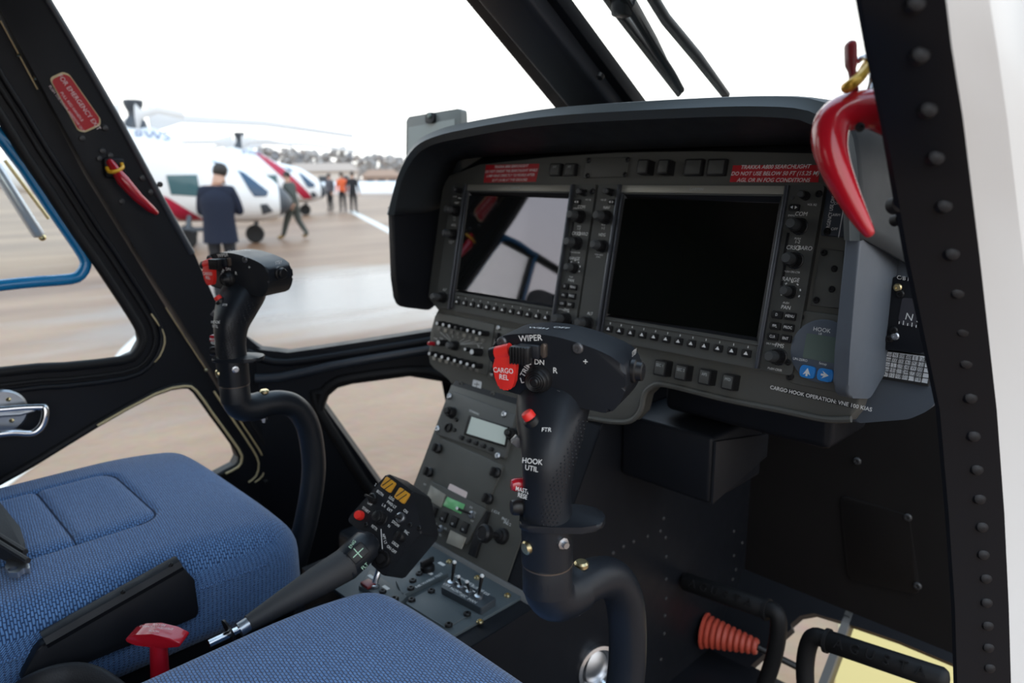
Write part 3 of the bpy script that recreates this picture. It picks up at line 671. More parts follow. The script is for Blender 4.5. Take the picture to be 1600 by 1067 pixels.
# red guard
gz = .013
gp = [H_(x, y, gz) for x, y in ((771,559),(807,555),(805,580),(803.5,596),(800,606),(796,609.5),(784,609.5),(779,605),(773,590),(770,573))]
rgd = mk('cargo_guard', G().prism(rp(gp, .003, 3)[::-1], gz-.006, gz, .0015, 2, M=HL), REDG, cy, label='red flip-up guard lettered CARGO REL')
a, b = V(H_(772,556,gz)), V(H_(793,551,gz)); mk('hinge_roll', G().tube([V((a.x,a.y,gz-.006)),V((b.x,b.y,gz-.006))], .0062, 18, M=HL), REDG, rgd)
for x, y in ((768.5,556),(801,554)):
    p = V((*H_(x, y, gz), gz-.006)); q_ = (b-a).normalized(); mk('hinge_end', G().tube([p-V((q_.x,q_.y,0))*.003, p+V((q_.x,q_.y,0))*.003], .0058, 16, M=HL), KNB, rgd)
u, v = H_(786.5,579,gz); text(rgd, 'CARGO', u, v, gz+.0004, .0056, WHT, M=HL, rot=.02, sx=.85, bold=.01); u, v = H_(787.5,589.5,gz); text(rgd, 'REL', u, v, gz+.0004, .0056, WHT, M=HL, rot=-.03, sx=.9, bold=.01)
# end button, top lettering
ex = max(p[0] for p in hq); u, v = H_(978,590); EB = Fr(HL.w(ex, v, -.020), -HL.z, HL.x)
eb = mk('end_button', G().lathe([(.009,-.001),(.009,.002),(.0075,.003),(.0070,.007),(.006,.0078),(0,.0078)], 24, M=EB), KNB, cy)
text(cy, 'STBY', 0, .014, .0005, .0058, WHT, M=EB)
tv = max(p[1] for p in hq); TB = Fr(HL.w(H_(835,521)[0], tv, -.022), HL.x, HL.y); text(cy, 'WSH', -.004, -.004, .0006, .0075, WHT, M=TB); text(cy, 'OFF', .012, .004, .0006, .0075, WHT, M=TB)
# switch pod on the thumb side
def LP(px, py, z): return at(px, py, z) - O
f = Fr(LP(822,672,.535), _R2, -_F)
pod = [f0 for f0 in []]
pw = Fr(at(822,672,.535), _R2, -_F)
pq = pw.uvs([(826,650),(812,659),(808,676),(796,690),(795,706),(803,722),(808,740),(845,735),(860,690),(850,655)], 0)

def onpod(px, py, z=.002): return pw.uv(px, py, z)
u, v = onpod(832,652); mk('ftr_button', G().lathe([(.0050,0),(.0048,.0042),(.0040,.0055),(0,.0057)],18,M=Fr(LP(828.5,653,.541), _F, -_R2*.55-_D2*.8-_F*.2)), REDG, cy, label='small red button')
mk('button_base', G().lathe([(.0064,-.004),(.0064,.001),(.0054,.002),(0,.002)],18,M=Fr(LP(830.5,656.5,.541), _F, -_R2*.55-_D2*.8-_F*.2)), KNB, cy)
u, v = onpod(804,694); mk('rocker_switch', G().box(-.0035,-.003,-.004,.0035,.003,.004,.001,M=Fr(f.w(u+.002,v,-.014), f.x+f.y*.6, (f.y*.8-f.x+f.z*.5))), mat('smoke_grey', (.10,.10,.105), .25), cy)
def gtext(s, px, py, size, rot=-.12, sx=1):
    p, n = ongrip(px, py)
    if False:
        u, v = onpod(px, py); text(cy, s, u, v, .0026, size, WHT, M=f, rot=rot, sx=sx, bold=.01)
    elif p is not None:
        nb_ = n if n.dot(-_F) > .6 else (n*.6-_F*.6).normalized(); text(cy, s, 0, 0, .0006 if nb_ is n else .0016, size, WHT, M=Fr(p, _R2, nb_), rot=rot, sx=sx, bold=.01)
gtext('FTR',854,672,.0044); gtext('HOOK',832,721,.0054,-.1); gtext('UTIL',831,732,.0052,-.1); gtext('MASTER',820,766,.0048,-.14,.8); gtext('RESET',820,775,.0048,-.14,.8)
for px, py, m, r in ((803,757,RED,.0050),(803,792,KNB,.0062)):
    p = LP(px+7, py, .547); mk('side_button', G().lathe([(r,-.006),(r,.003),(r*.8,.0055),(0,.006)],18,M=Fr(p, (0,0,1), -_R2*.9-_F*.25)), m, cy)
# flange, label, fasteners
fr2 = Fr((0,0,0), (cos(rad(40)),sin(rad(40)),0), (0,0,1))
fl_ = [(-.0195,-.0195),(.006,-.0205),(.026,-.019),(.040,-.013),(.0435,0),(.040,.013),(.026,.019),(.006,.0205),(-.0195,.0195),(-.021,0)]
mk('hand_rest', G().prism(rp(fl_,.008,4), -.003, .002, .0018, 2, M=fr2, bot=True), SAT, cy)
lab = G(); rgl = []
for k in range(9):
    w = rad(196+k*9); rgl.append([V((.01925*cos(w),.01925*sin(w),z)) for z in (-.034,-.010)])
lab.rings([list(c) for c in zip(*rgl)][::1], close=False); lb_ = mk('data_label', lab, PAPER, cy, label='white data label')
for i, z in enumerate((-.013,-.017,-.021,-.027,-.031)):
    w = rad(232); text(lb_, ('FN','X','','9920P','715')[i], 0, 0, .0005, .0045, INK, M=Fr((.0194*cos(w),.0194*sin(w),z), (-sin(w),cos(w),0), (cos(w),sin(w),0)), sx=.8)
w = rad(262); nfr = Fr((.0185*cos(w),.0185*sin(w),-.019), (-sin(w),cos(w),0), (cos(w),sin(w),0))
mk('clamp_screw', G().lathe([(.0052,0),(.0052,.0022),(.004,.0034),(0,.0036)],18,M=nfr), BRS, cy); 
w = rad(-14); mk('clamp_nut', G().lathe([(.0045,0),(.0045,.004),(.0025,.0045),(.0025,.008),(0,.008)],8,M=Fr((.018*cos(w),.018*sin(w),-.012), (-sin(w),cos(w),0), (cos(w),sin(w),0))), STL, cy)
# elbow and curved tube
mk('collar', G().lathe([(.0192,-.060),(.0192,-.037),(.0188,-.036),(0,-.036)],28), SAT, cy)
mk('collar', G().lathe([(.0178,-.0378),(.0196,-.0378),(.0196,-.0368),(.0178,-.0368)],28,cap=False), TRIMB, cy, label='thin bronze ring')
mk('elbow', G().tube(smooth_path([(0,0,-.040),(0,.0005,-.058),(0,.008,-.070),(0,.022,-.074),(0,.034,-.074)],5), .0190, 24), SAT, cy, 60)
tp = smooth_path([(0,.030,-.074),(0,.06,-.076),(0,.083,-.088),(0,.099,-.115),(0,.105,-.155),(0,.103,-.200),(0,.086,-.265),(0,.05,-.36),(0,.02,-.46),(0,.01,-.56)],8)
mk('tube', G().tube(tp, .0170, 24), SAT, cy, 60)
mk('tube_screw', G().lathe([(.0060,0),(.0060,.003),(.0045,.0045),(0,.0046)],16,M=Fr((0,.040,-.0575),(1,0,0),(0,0,1))), BRS, cy)
mk('tube_nut', G().lathe([(.0048,0),(.0048,.004),(.0026,.0045),(.0026,.008),(0,.008)],6,M=Fr((0,.036,-.091),(1,0,0),(0,0,-1))), STL, cy)
cy['label'] = 'near black cyclic stick with red CARGO REL guard, in front of the pilot seat'
c2 = dup(cy); c2.location = onX(362, 558, -.291); c2['label'] = 'far black cyclic stick in front of the copilot seat beside the left door'
# ================================================================== collective lever
XC = -.05
KF = Fr(onX(606, 822, XC), _R, (.28,-.79,.54))
kl = thing('collective_lever', 'black collective lever between the seats with a five-sided switch box on its end', 'control lever', KF)
fq = KF.uvs([(605.7,738.7),(646,768),(658.5,832),(600.7,901),(577,879.5),(589,857),(585,841),(573,831),(559.4,827.3),(540.7,812.5)], 0)
mk('switch_box', G().prism(rp(fq, [.005,.004,.004,.004,.004,.004,.012,.01,.004,.005], 4)[::-1], -.044, 0, .0028, 3, bot=True), BLK, kl)
K_ = lambda px, py, z=0: KF.uv(px, py, z)
RK = math.atan2(K_(640,770)[1]-K_(606,745)[1], K_(640,770)[0]-K_(606,745)[0])
for x, y in ((606,757),(627.5,774)):
    u, v = K_(x, y, .003); k = mk('indicator_lens', G().prism(rp([(-.0085,-.007),(.0085,-.007),(.0085,.007),(-.0085,.007)],.002,3), 0, .0035, .0008, M=MX.Translation((u,v,0))@MX.Rotation(RK,4,'Z')), AMB, kl, label='amber lens with dark stripes')
    g = G()
    for d_ in (-.003,.003): g.box(d_-.0006,-.0068,.0034,d_+.0006,.0068,.0038,M=MX.Translation((u,v,0))@MX.Rotation(RK-.45,4,'Z'))
    mk('dark_stripe', g, INK, k)
u, v = K_(584,779); k = mk('knob', G().lathe([(.0065,0),(.006,.005),(.005,.006),(0,.006)],18,cx=u,cy=v), KNB, kl); mk('grip_bar', G().box(-.0015,-.0075,.006,.0015,.0075,.011,.0006,M=MX.Translation((u,v,0))@MX.Rotation(RK-1.4,4,'Z')), KNB, k)
u, v = K_(563.5,805.5); mk('start_button', G().lathe([(.0058,0),(.0058,.005),(.0048,.0075),(0,.008)],20,cx=u,cy=v), REDG, kl, label='round red start button')
u, v = K_(596,809); knob(kl, u, v, .0082, .010, .006, .003, nf=14, cap=KNB)
u, v = K_(626.5,808.5); mk('toggle_ring', G().lathe([(.0060,0),(.0060,.0025),(.0045,.003),(.0042,.0015),(0,.0015)],20,cx=u,cy=v), STL, kl); mk('toggle_tip', G().lathe([(.0026,.001),(.0022,.010),(0,.0108)],12,cx=u,cy=v), KNB, kl)
u, v = K_(626.5,839); k = mk('knob', G().lathe([(.0068,0),(.0062,.006),(.005,.0075),(0,.0075)],18,cx=u,cy=v), KNB, kl); mk('grip_bar', G().box(-.0016,-.0065,.0075,.0016,.0065,.0115,.0006,M=MX.Translation((u,v,0))@MX.Rotation(RK,4,'Z')), KNB, k)
u, v = K_(599,873.5); mk('rotary_knob', G().lathe([(.0105,0),(.0105,.003),(.0098,.005),(.0085,.005),(.008,.003),(.006,.003),(.0055,.0075),(0,.008)],24,cx=u,cy=v), KNB, kl)
for x, y in ((572,819.5),(641,820),(655,825)): u, v = K_(x, y); screw(kl, u, v, 0, .003)
def kt(s, x, y, size=.0048, r=0): u, v = K_(x, y); text(kl, s, u, v, .0004, size, WHT, rot=RK+r, sx=.9, bold=.008)
for s, x, y in (('START',572,797),('OFF',578,787),('BOTH',594,770.5),('FWD LT',612,788.5),('EXT',609,797),('ON',634,799),('STOW',618.5,818.5),('RETR',585,824.5),('ON OFF',612,858.5),('INC',635.5,832),('DECR',618,850.5),('L R',600,790),('N',608,822),('2',587,757.5),('LDG',612,779),('F',616,760)): kt(s, x, y)
kt('APT LT', 601, 842, .0046, -.62)
u, v = K_(596.5,842); mk('guide_line', G().box(-.0004,-.012,0,.0004,.012,.0004,M=MX.Translation((u,v,0))@MX.Rotation(.15,4,'Z')), WHT, kl)
inv = KF.m.inverted()
E_ = lambda px, py, x=XC: inv @ onX(px, py, x)
a, b = E_(574,850), E_(536,886)
mk('grip', G().tube([a+(a-b)*.12, a, (a+b)/2, b], [.0135,.0185,.0192,.0188], 24, round_=.6), SAT, kl, 60)
c, d_ = E_(543,880), E_(388,974)
mk('sleeve', G().tube([c,(c*2+d_)/3,(c+d_*2)/3,d_],[.0192,.0168,.0130,.0085],24), mat('sleeve_grey', (.028,.028,.030), .6, bump=.15, bscale=1800), kl, 60)
e_, f_ = E_(392,972), E_(374,984); mk('end_clamp', G().tube([e_, f_],.0075,16), STL, kl); mk('friction_disc', G().tube([E_(359,984),E_(356,986)],.0125,20), KNB, kl); mk('rod', G().tube([E_(374,983),E_(326,1006)],.0042,14), CHR, kl, label='bright steel rod')
# grip switch with green lettering
t = (a-b).normalized(); nn = inv.to_3x3() @ ((CAM-onX(555,865,XC)).normalized()); gf = Fr((a+b)/2 + (nn-t*nn.dot(t)).normalized()*.0185, t, nn)
mk('thumb_switch', G().box(-.010,-.008,-.004,.011,.008,.004,.0015,M=gf), KNB, kl)
k = mk('green_mark', G().box(-.0005,-.007,.004,.0005,.007,.0044,M=gf).box(-.007,-.0005,.004,.008,.0005,.0044,M=gf), GRN, kl, label='green cross mark')
text(kl, 'ENG', .002, .0115, .0009, .005, GRN, M=gf, rot=.2); text(kl, 'IDLE', -.017, .002, .0012, .0055, GRN, M=gf, rot=1.4); text(kl, 'FLT', -.004, -.0165, -.003, .0055, GRN, M=gf)

# ================================================================== seats
def fabric():
    m = bpy.data.materials.new('seat_fabric'); m.use_nodes = True; nt = m.node_tree; b = nt.nodes['Principled BSDF']; N_ = nt.nodes.new; L_ = nt.links.new
    tc = N_('ShaderNodeTexCoord'); mp = N_('ShaderNodeMapping'); mp.inputs['Rotation'].default_value = (0,0,.12)
    sp_ = N_('ShaderNodeSeparateXYZ'); L_(tc.outputs['Object'], sp_.inputs[0]); ax_ = N_('ShaderNodeMath'); ax_.operation = 'SUBTRACT'; ay_ = N_('ShaderNodeMath'); ay_.operation = 'SUBTRACT'; cb_ = N_('ShaderNodeCombineXYZ')
    L_(sp_.outputs['X'], ax_.inputs[0]); zp = N_('ShaderNodeMath'); zp.operation = 'ADD'; zp.inputs[1].default_value = .034; L_(sp_.outputs['Z'], zp.inputs[0]); zm = N_('ShaderNodeMath'); zm.operation = 'MINIMUM'; zm.inputs[1].default_value = 0; L_(zp.outputs[0], zm.inputs[0]); L_(zm.outputs[0], ax_.inputs[1]); L_(sp_.outputs['Y'], ay_.inputs[0]); L_(zm.outputs[0], ay_.inputs[1]); L_(ax_.outputs[0], cb_.inputs['X']); L_(ay_.outputs[0], cb_.inputs['Y']); L_(cb_.outputs[0], mp.inputs['Vector'])
    nz = N_('ShaderNodeTexNoise'); nz.inputs['Scale'].default_value = 160; L_(mp.outputs['Vector'], nz.inputs['Vector'])
    br = N_('ShaderNodeTexBrick'); br.inputs['Scale'].default_value = 1; br.offset = .5
    br.inputs['Brick Width'].default_value = .0052; br.inputs['Row Height'].default_value = .0030; br.inputs['Mortar Size'].default_value = .00075; br.inputs['Mortar Smooth'].default_value = .6; br.inputs['Bias'].default_value = -.2
    br.inputs['Color1'].default_value = (.120,.255,.520,1); br.inputs['Color2'].default_value = (.085,.195,.420,1); br.inputs['Mortar'].default_value = (.020,.052,.135,1)
    mx = N_('ShaderNodeMixRGB'); mx.blend_type = 'ADD'; mx.inputs[0].default_value = .0025
    L_(mp.outputs['Vector'], mx.inputs[1]); L_(nz.outputs['Color'], mx.inputs[2]); L_(mx.outputs[0], br.inputs['Vector'])
    L_(br.outputs['Color'], b.inputs['Base Color'])
    inv_ = N_('ShaderNodeMath'); inv_.operation = 'SUBTRACT'; inv_.inputs[0].default_value = 1; L_(br.outputs['Fac'], inv_.inputs[1])
    bp = N_('ShaderNodeBump'); bp.inputs['Strength'].default_value = .7; bp.inputs['Distance'].default_value = .0012; L_(inv_.outputs[0], bp.inputs['Height']); L_(bp.outputs['Normal'], b.inputs['Normal'])
    b.inputs['Roughness'].default_value = .85; b.inputs['Sheen Weight'].default_value = .3; b.inputs['Specular IOR Level'].default_value = .2
    return m
FAB = fabric()
def sd_rr(x, y, cx, cy, hw, hh, r):
    qx, qy = abs(x-cx)-hw+r, abs(y-cy)-hh+r
    return math.hypot(max(qx,0), max(qy,0)) + min(max(qx,qy),0) - r
ZF = {}
def cushion(W, L, H, rc, re, inset):
    """origin front-left of the top plane: x right, y forward (0 = front), z up"""
    def nodes(n, A):
        out = []
        for i in range(n+1):
            t = i/n; out.append(A*t)
        return out
    nx, ny = 130, 170; b = bmesh.new(); R = []; ZF.clear()
    for j in range(ny+1):
        y = -L*(j/ny)**1.0; 
        # half width shrinks near the front corners
        d = -y; sh = 0
        if d < rc: sh = rc - math.sqrt(max(0, rc*rc-(rc-d)**2))
        rowv = []
        for i in range(nx+1):
            t = i/nx; x = sh + (W-2*sh)*t
            # edge rounding
            dd = min(x-sh, W-sh-x)*1.0; de = min(dd, d) if False else None
            s = sd_rr(x, y, W/2, -L, W/2, L, rc)      # mirrored: only front corners rounded
            dist = max(0, -s); z = 0
            if dist < re: z -= re - math.sqrt(max(0, re*re-(re-dist)**2))
            if d < .16: z -= .020*(1-d/.16)**2
            z -= .012*((x-W/2)/(W/2))**4
            for (cx, cy_, hw, hh, rr_, seam) in inset:
                q = sd_rr(x, y, cx, cy_, hw, hh, rr_); z -= .0045*math.exp(-(q/.0045)**2)
                if q < 0: z += .003*min(1, -q/.02)
                if seam is not None and q < 0: z -= .0045*math.exp(-((y-seam)/.0045)**2)
            rowv.append(b.verts.new((x, y, z))); ZF[(i, j)] = (x, y, z)
        R.append(rowv)
    for j in range(ny):
        for i in range(nx): b.faces.new((R[j][i], R[j+1][i], R[j+1][i+1], R[j][i+1]))
    # skirt
    loop = [R[j][0] for j in range(ny, -1, -1)] + R[0][1:] + [R[j][nx] for j in range(1, ny+1)]
    prev = loop
    for k, (zz, ins) in enumerate(((.25,0),(.5,0),(.8,0),(1,.004),(1.02,.02))):
        cur = [b.verts.new((v.co.x + (ins if v.co.x < W/2 else -ins), v.co.y - (ins if v.co.y > -.05 else 0), min(v.co.z, -re*.6) + 0 if False else v.co.z*(1-zz) + (-H)*zz)) for v in loop]
        for i in range(len(loop)-1): b.faces.new((prev[i], prev[i+1], cur[i+1], cur[i]))
        prev = cur
    g = G(); g.b = b; return g
SEAMB = mat('seam_thread', (.012,.028,.070), .8)
def resample2(lp):
    k = max(range(len(lp)), key=lambda i: (V(lp[i])-V(lp[i-1])).length); lp = lp[k:]+lp[:k]
    return [(p.x, p.y) for p in resample([V((*p, 0)) for p in lp], 90)]
def seat(name, x0, yf, zt, W, L, label, inset):
    t = thing(name, label, 'seat', V((x0, yf, zt)), 'crew seats')
    c = mk('cushion', cushion(W, L, .125, .05, .042, inset), FAB, t, 80)
    zs_ = list(ZF.values())
    def near(x, y):
        i = min(130, max(0, round(x/W*130))); j = min(170, max(0, round(-y/L*170))); return ZF[(i, j)][2]
    for (cx, cy_, hw, hh, r_, seam) in inset:
        lp_ = [p for p in rr(2*hw, 2*hh, r_, cx, cy_, 8) if p[1] > -L+.005]
        pts_ = [V((x, y, near(x, y)+.0006)) for x, y in resample2(lp_)]
        mk('inset_seam', G().tube(pts_, .0011, 6), SEAMB, c)
        if seam is not None: mk('inset_seam', G().tube([V((cx-hw+2*hw*k/24, seam, near(cx-hw+2*hw*k/24, seam)+.0006)) for k in range(25)], .0011, 6), SEAMB, c)
    path = []
    for y in (-.60,-.45,-.3,-.16,-.06): path.append(V((W+.0008, y, -.047 - .01*(1+y*2 if y > -.3 else .4))))
    mk('side_seam', G().tube(smooth_path(path,4), .0016, 6), FAB, c)
    mk('pan', G().box(.02,-L,-.20,W-.02,-.05,-.128,.006), FRM, t)
    return t
sl = seat('pilot_seat_cushion', -.618, -.352, -.412, .425, .52, 'blue woven copilot seat cushion by the left door, with a stitched inset panel', [(.203,-.36,.105,.215,.03,-.243)])
sr = seat('pilot_seat_cushion', -.028, -.352, -.412, .455, .52, 'blue woven pilot seat cushion in the foreground, front edge toward the camera', [(.228,-.42,.115,.215,.03,-.33)])
# side bracket of the copilot seat
bx = -.190
BF = Fr((bx,0,0), (0,1,0), (1,0,0))
q = BF.uvs([(283,882),(303,905),(312,962),(60,1066),(28,1068),(60,1010)], .012)
sb_ = mk('side_bracket', G().prism(rp([tuple(V(p)-V((-.352,-.412))) for p in q], [.004,.004,.01,.01,.01,.01], 3), 0, .014, .002, M=MX.Translation((.428,0,0)) @ MX(((0,0,1,0),(1,0,0,0),(0,1,0,0),(0,0,0,1))), bot=True), FRM, sl, label='black metal side bracket')
a, b = V(BF.w(*BF.uv(282,884,.012),.012)), V(BF.w(*BF.uv(70,1005,.012),.012)); off = V((.618,.352,.412))
mk('bracket_ledge', G().tube([a+off+V((-.004,0,.002)), b+off+V((-.004,0,.002))], .009, 8, flat=1.3), FRM, sb_)
for t in (.08,.45): p = a.lerp(b, t)+off+V((.004,0,.010)); mk('screw', G().ball(p,.003,sub=1), KNB, sb_)

# harness on the copilot seat
hz = -.405
pts = [onZ(x, y, hz) for x, y in ((-60,745),(0,802),(36,848),(48,888),(0,868),(-60,830))]
o_ = V((pts[1].x, pts[1].y, hz))
bl = thing('seat_harness', 'black harness webbing folded on the copilot seat with a steel end fitting', 'seat belt', o_)
mk('webbing', G().prism(rp([((p-o_).x,(p-o_).y) for p in pts], .012, 4), -.004, .020, .007, 3, bot=True), BELT, bl)
for k in range(2): 
    a, b = onZ(44-4*k,876-14*k,hz+.021)-o_, onZ(-60,812-12*k,hz+.021)-o_; mk('fold', G().tube([a,b],.003,8), BELT, bl)
pts = [onZ(x, y, hz-.002) for x, y in ((-40,838),(46,884),(48,892),(36,890),(30,898),(14,898),(8,888),(12,874),(-40,852))]
cl = [((p-o_).x,(p-o_).y) for p in pts]; hc = onZ(20,889,hz)-o_
mk('end_fitting', G().plate(rp(cl,.003,3), [circ(.005,hc.x,hc.y,16)], -.006, .0005), STL, bl, label='steel end fitting with a round hole')
# loose strap in the foreground
ps = [at(x, y, z) for x, y, z in ((10,1115,.74),(60,1080,.73),(110,1066,.74),(150,1074,.74),(200,1112,.73))]
o_ = ps[2]
lw = mk('loose_strap', G().tube([p-o_ for p in smooth_path(ps,5)], .020, 14, flat=.45, round_=.3), BELT, None, 60); lw.location = o_
tag(lw, 'dark harness strap bulging up at the bottom left corner below the red handle', 'strap')
# red T-handle
TH = Fr(onX(246, 990, -.10), (.78,.62,.02), (.10,-.04,.99))
th = thing('release_handle', 'red T-shaped emergency release handle on a chrome stem between the seats', 'handle', TH)
tp_ = [(-.038,-.006),(-.030,-.011),(-.012,-.012),(.012,-.012),(.030,-.011),(.038,-.006),(.038,.004),(.030,.009),(0,.012),(-.030,.009),(-.038,.004)]
M = MX(((1,0,0,0),(0,0,-1,0),(0,1,0,0),(0,0,0,1)))
prof = [(a_*.9, b_*.9) for a_, b_ in [(-.0335,-.0085),(-.022,-.0115),(-.009,-.0115),(.009,-.0115),(.022,-.008),(.032,-.006),(.0335,-.001),(.020,.0048),(0,.0075),(-.020,.0038),(-.0335,-.003)]]
mk('crossbar', G().prism(rp(prof,.004,3), -.0085, .0085, .0042, 3, M=M, bot=True), RED, th, 60)
for i, s in enumerate(('HOOK','EMERGENCY CARGO','RELEASE')):
    text(th, s, 0, (i-1)*.0046, .0080 if i == 1 else .0074, .0042, mat('pink_print', (.78,.62,.62), .5), rot=pi+.02, sx=.9)
mk('stem', G().tube([V((0,0,-.008)),V((-.002,-.003,-.050))],[.0085,.0095],20), RED, th)
mk('rod', G().tube([V((-.002,-.003,-.048)),V((-.006,-.006,-.14))],.0055,16), CHR, th, label='chrome rod')
for sx in (-1,1): mk('fork_arm', G().tube([V((-.002+sx*.0085,-.003,-.049)),V((-.006+sx*.0085,-.006,-.14))],.0022,10), CHR, th)

# ================================================================== pedals
def pedal(P, Q, leg, label, letters, rs=.0140):
    o_ = (P+Q)/2; t = thing('rudder_pedal', label, 'pedal', o_, 'rudder pedals')
    P, Q = P-o_, Q-o_; mk('sleeve', G().tube([P, P.lerp(Q,.02), P.lerp(Q,.98), Q],[rs*.85,rs,rs,rs*.9],20,round_=.4), RUB, t, 50)
    mk('sleeve_collar', G().tube([P.lerp(Q,.985 if leg[0] == 'Q' else 0), P.lerp(Q,1.02 if leg[0] == 'Q' else .035)], rs*1.15, 20), RUB, t)
    st, d0 = (Q, (Q-P).normalized()) if leg[0] == 'Q' else (P, (P-Q).normalized())
    end = leg[1]-o_; pth = smooth_path([st - d0*.006, st + d0*.014, st + d0*.020 + (end-st)*.16, st + d0*.016 + (end-st)*.5, end], 5)
    mk('arm', G().tube(pth, rs*.85, 16), RUB, t, 60)
    d = (Q-P).normalized(); nn = (CAM-o_).normalized(); f = Fr((P+Q)/2 + (nn-d*nn.dot(d)).normalized()*rs*1.0, d, nn-d*nn.dot(d))
    L_ = (Q-P).length
    for i, ch in enumerate(letters):
        x = (i-(len(letters)-1)/2)*L_*.82/len(letters); o2 = text(t, ch, x, 0, .0006, rs*1.25, RUB, M=f, ext=.0012)
    return t
yp = .15
pedal(onY(1070,908,yp), onY(1198,952,yp), ('Q', onY(1186,1095,yp-.0)), 'left black rudder pedal with raised lettering on its rubber sleeve, beside the red bellows', 'AGUSTA')
pedal(onY(1290,1000,yp-.03), onY(1476,1062,yp-.03), ('P', onY(1262,1110,yp-.03)), 'right black rudder pedal with raised lettering in front of the floor window', 'AGUSTA')
bo = onX(1100, 985, XR+.004); be = at(1188, 1012, (bo-CAM).dot(_F)-.05)
BW = Fr(bo, (0,0,1), be-bo); Lb = (be-bo).length
bl_ = thing('bellows_boot', 'red ribbed rubber bellows on the pedestal side wall, narrowing to a rod', 'boot', BW)
prof = [(.030,0),(.030,.003)]; nb = 9
for i in range(nb):
    t0 = .06+i/nb*.9; r0 = .027-.015*i/nb; z = t0*Lb; dz = Lb/nb*.9; prof += [(r0*.84,z),(r0,z+dz*.3),(r0,z+dz*.6),(r0*.84,z+dz*.95)]
prof += [(0,prof[-1][1])]
mk('bellows', G().lathe(prof, 28), BOOT, bl_, 50)
mk('rod', G().tube([V((0,0,Lb*.95)), BW.m.inverted() @ at(1258,1048,(be-CAM).dot(_F)-.02)],.0055,12), KNB, bl_)
mk('end_cap', G().tube([BW.m.inverted() @ at(1246,1042,(be-CAM).dot(_F)-.017), BW.m.inverted() @ at(1258,1048,(be-CAM).dot(_F)-.02)],.0075,12), BOOT, bl_)
rg_ = Fr(onX(930, 1042, XR+.003), (0,1,0), (1,-.25,.1))
vt = thing('air_vent', 'chrome ringed vent on the pedestal side wall behind the cyclic tube', 'vent', rg_)
mk('ring', G().lathe([(.034,-.012),(.036,.004),(.034,.009),(.029,.010),(.025,.003),(.022,-.004)],32,cap=False), CHR, vt); mk('core', G().lathe([(.024,-.010),(.022,-.001),(.010,.004),(0,.004)],24), STL, vt)
# ================================================================== cabin shell
XD = -.66
LW = Fr((XD,0,0), (0,1,0), (1,0,0))
L_ = lambda pts: LW.uvs(pts, 0)
CLR = glass_mat('clear_pane', (.97,.98,.97)); AMBG = glass_mat('amber_pane', (.98,.93,.76))
dedge = [(-30,-25),(0,30),(60,135),(130,270),(210,400),(265,490),(300,540),(330,590),(360,640),(400,700),(422,745),(418,790),(385,825)]
de = L_(dedge); zmin = -.62
w1 = L_([(-30,135),(0,180),(40,245),(80,303),(120,365),(150,407),(180,452),(206,492),(220,518),(222,535),(212,553),(190,563),(100,573),(0,581)]); 
w1 = w1 + [(-.86,w1[-1][1]-.01),(-.86,.30),(w1[0][0]-.06,.30)]
w2 = L_([(-60,782),(0,752),(60,718),(150,663),(240,614),(285,602),(304,609),(330,645),(370,700),(375,716),(369,728),(350,738),(250,790),(-60,900)])
outer = de + [(de[-1][0]-.10,zmin),(-1.05,zmin),(-1.05,.42),(de[0][0]-.04,.42)]
w1s = rp(w1,[0]*14+[.05,.05,.05],5)
dr = struct('door_1', G().plate(outer, [w1s, w2], -.030, 0), FRM, 'black inner frame of the left cabin door with an upper and a lower window', 'door', LW)
def ring_tube(pts, r, z, m, name, par, flat=None, closed=True):
    P = [V((a, b, z)) for a, b in pts]; P = P + [P[0], P[1]] if closed else P
    return mk(name, G().tube(smooth_path(P, 2), r, 8, flat=flat), m, par, 60)
def offs(pts, d):
    out = []; n = len(pts); area = sum(pts[i][0]*pts[(i+1)%n][1]-pts[(i+1)%n][0]*pts[i][1] for i in range(n)); s = 1 if area > 0 else -1
    for i in range(n):
        a, b = V(pts[i-1]), V(pts[(i+1)%n]); t = (b-a).normalized(); out.append((pts[i][0]+t.y*d*s, pts[i][1]-t.x*d*s))
    return out
ring_tube(w1s, .008, .001, RUB, 'window_seal', dr); ring_tube(w2, .006, .001, RUB, 'window_seal', dr)
ring_tube(offs(w1s,.020), .0035, .001, RUB, 'seal_bead', dr); ring_tube(offs(w1s,.031), .0045, .001, FRM, 'seal_bead', dr)
ring_tube(w2[3:12], .0022, .008, GOLD, 'pane_edge', dr, closed=False)
ring_tube(L_([(235,490),(252,515),(256,535),(248,556),(236,568)]), .0016, .0035, GOLD, 'gold_edge', dr, closed=False)
ring_tube(L_([(0,33),(30,88),(58,140)]), .0012, .003, GOLD, 'gold_edge', dr, closed=False)
ring_tube(L_([(258,480),(290,530),(322,578)]), .0010, .003, GOLD, 'gold_edge', dr, closed=False)
for x, y in ((29,86),(55,122),(322,578)): u, v = LW.uv(x, y, .002); mk('screw', G().ball((u,v,.002),.0035,sub=1), BRS, dr)
# lower hinge-side seals with gilded edges
for off_, m_, r in ((10,GOLD,.0018),(20,GOLD,.0016),(34,RUB,.006)):
    ring_tube(L_([(322+off_,610),(352+off_,655),(382+off_,700),(392+off_,722),(388+off_,742),(376+off_,752)]), r, .006, m_, 'jamb_seal', dr, closed=False)
pn = struct('window_1', G().prism(offs(w1s,.004), -.020, -.016), CLR, 'clear upper window pane of the left cabin door', 'window', LW)
pn = struct('window_2', G().prism(offs(w2,.004), -.020, -.016), CLR, 'clear lower window pane of the left cabin door', 'window', LW)
